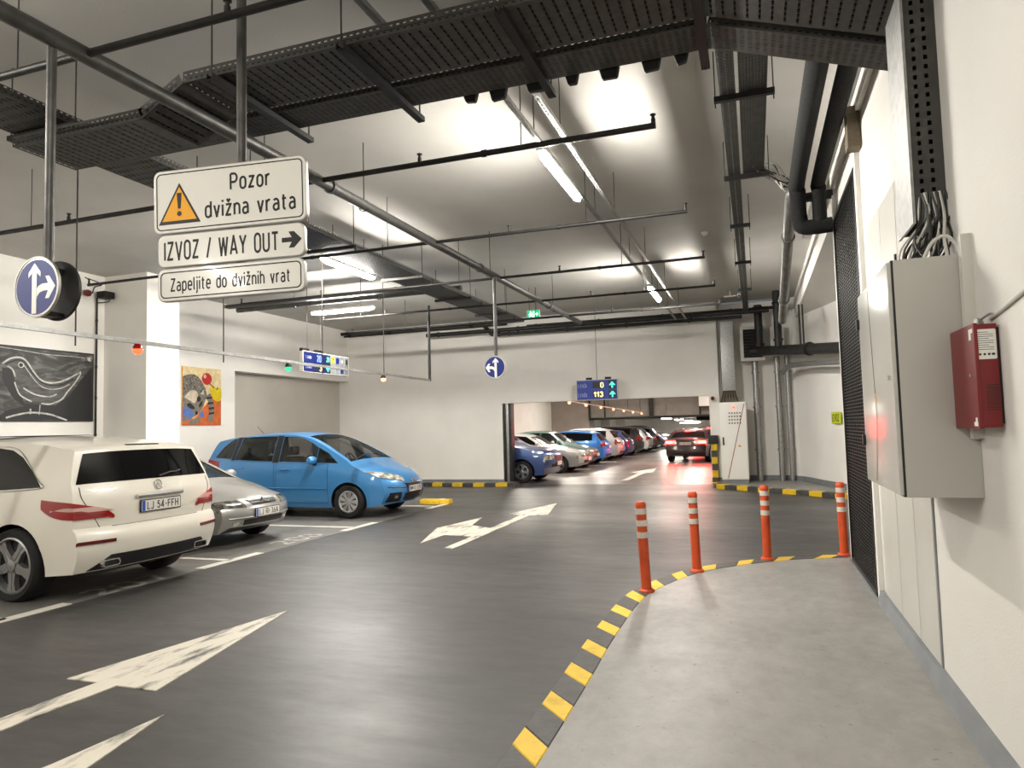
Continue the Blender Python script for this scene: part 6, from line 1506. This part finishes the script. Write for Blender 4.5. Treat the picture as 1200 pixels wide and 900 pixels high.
# string of bay lamps over the noses of the parked cars
B2 = thing('lamp_bar', 'pale bar carrying small red lamps over the cars beyond the opening', 'bar', (-6.0, 31, 2.4))
b = MB(); b.tube([(-6.0, 19.6, 2.55), (-6.0, 23.3, 2.50), (-6.0, 39.4, 2.32)], .022, 8); b.build('bar', M['panel'], B2)
for y in (20.5, 25, 30, 35, 39):
    b = MB(); b.tube([(-6.0, y, 2.45), (-6.0, y, 3.6)], .012, 6); b.build('hanger', M['wire'], B2)
for i, y in enumerate((23.3, 25.8, 28.5, 31.2, 33.8, 36.5, 39.4)):
    zz = 2.50-.011*(y-23.3)-.05
    Lp = thing('bay_lamp', ('nearest', 'second', 'third', 'fourth', 'fifth', 'sixth', 'farthest')[i]+' small glowing red bay lamp on the bar beyond the opening', 'lamp', (-6.0, y, zz), group='bay lamps beyond the opening')
    b = MB(); b.lathe([(.001, -.055), (.035, -.045), (.055, -.01), (.05, .03), (.001, .04)], 14, Matrix.Translation((-6.0, y, zz))); b.build('dome', M['lampglow'], Lp)
# shutter guide at the left edge of the opening
Gd = thing('shutter_guide', 'grey steel roller shutter guide in the left side of the opening', 'rail', (-6.8, 19.1, 0))
for x0, m in ((-6.88, 'pipe_dark'), (-6.80, 'galv'), (-6.72, 'pipe_dark')):
    b = MB(); b.box((x0, 19.02, .02), (x0+.075, 19.30, 2.34)); b.build('channel', M[m], Gd, bevel=.006)

# ------------------------------------------------------------------ cars
build_white_estate()
build_silver_hatch()
build_blue_carrier()
row = [ # kind, L, W, H, paint, nose out?, x of the end towards the aisle, y, label
 ('suv', 4.69, 1.90, 1.66, 'car_navy', True, -5.62, 20.45, 'dark blue off-road car parked nose out right behind the shutter guide', '0'),
 ('sedan', 4.72, 1.84, 1.42, 'car_grey', True, -5.66, 24.65, 'pale silver saloon parked nose out, second beyond the opening', None),
 ('hatch', 3.86, 1.75, 1.50, 'car_teal', True, -5.95, 27.4, 'teal hatchback parked nose out behind the pale silver saloon', None),
 ('hatch', 4.10, 1.76, 1.46, 'car_azure', False, -5.95, 30.0, 'bright blue hatchback parked tail out beyond the opening', ''),
 ('hatch', 4.55, 1.80, 1.56, 'car_grey', False, -5.85, 32.7, 'pale silver hatchback parked tail out beside the bright blue one', ''),
 ('hatch', 4.30, 1.78, 1.46, 'car_royal', False, -5.85, 35.4, 'dark blue hatchback parked tail out in the middle of the far row', ''),
 ('suv', 4.50, 1.84, 1.60, 'car_black', False, -5.75, 38.2, 'black car parked tail out beside the dark blue hatchback', ''),
 ('hatch', 4.40, 1.80, 1.50, 'car_grey', False, -5.7, 41.4, 'silver car parked tail out behind the black one', ''),
 ('hatch', 4.40, 1.80, 1.52, 'car_maroon', False, -5.6, 44.5, 'dark red car parked tail out far along the row', ''),
 ('sedan', 4.60, 1.80, 1.45, 'car_navy', True, -5.6, 48.0, 'blue saloon parked nose out near the end of the far row', None),
 ('suv', 4.60, 1.84, 1.62, 'car_black', True, -5.6, 52.0, 'black car parked nose out at the end of the far row', None),
]
for kind, L, W, H, pm, nose, xe, y, lab, pl in row:
    sp = generic(kind, L, W, H, .33 if kind == 'suv' else .31, plate_f='' if nose else None, plate_r='' if not nose else None)
    car('parked_car', lab, (xe-L/2, y, 0), 0 if nose else PI, sp, M[pm])
# braking saloon in the aisle and the one ahead of it
sp = generic('sedan', 4.62, 1.82, 1.43, .33, plate_r='', brake=True); sp['rear_plate'] = (.80, 'LJ KV-815')
sp['lamps'] = [l for l in sp['lamps'] if l[0] == 'head'] + [('brake', 'r', .92, .78, .50, 1.12), ('core', 'r', .89, .82, .66, .98)]
sp['fascia'] = sp['fascia'] + [('high_brake_light', 's', 3.42, 3.50, .26, 'brake')]
car('braking_car', 'dark saloon with lit brake lights driving away beyond the opening', (-2.55, 32.3, 0), PI/2+R(-7), sp, M['car_maroon'])
sp2 = generic('sedan', 4.6, 1.82, 1.50, .33, plate_r='', brake=True)
sp2['fascia'] = sp2['fascia'] + [('high_brake_light', 's', 3.42, 3.50, .26, 'brake')]
car('braking_car', 'second car with a lit brake light ahead of the dark saloon', (-2.05, 39.2, 0), PI/2+R(-8), sp2, M['car_black'])
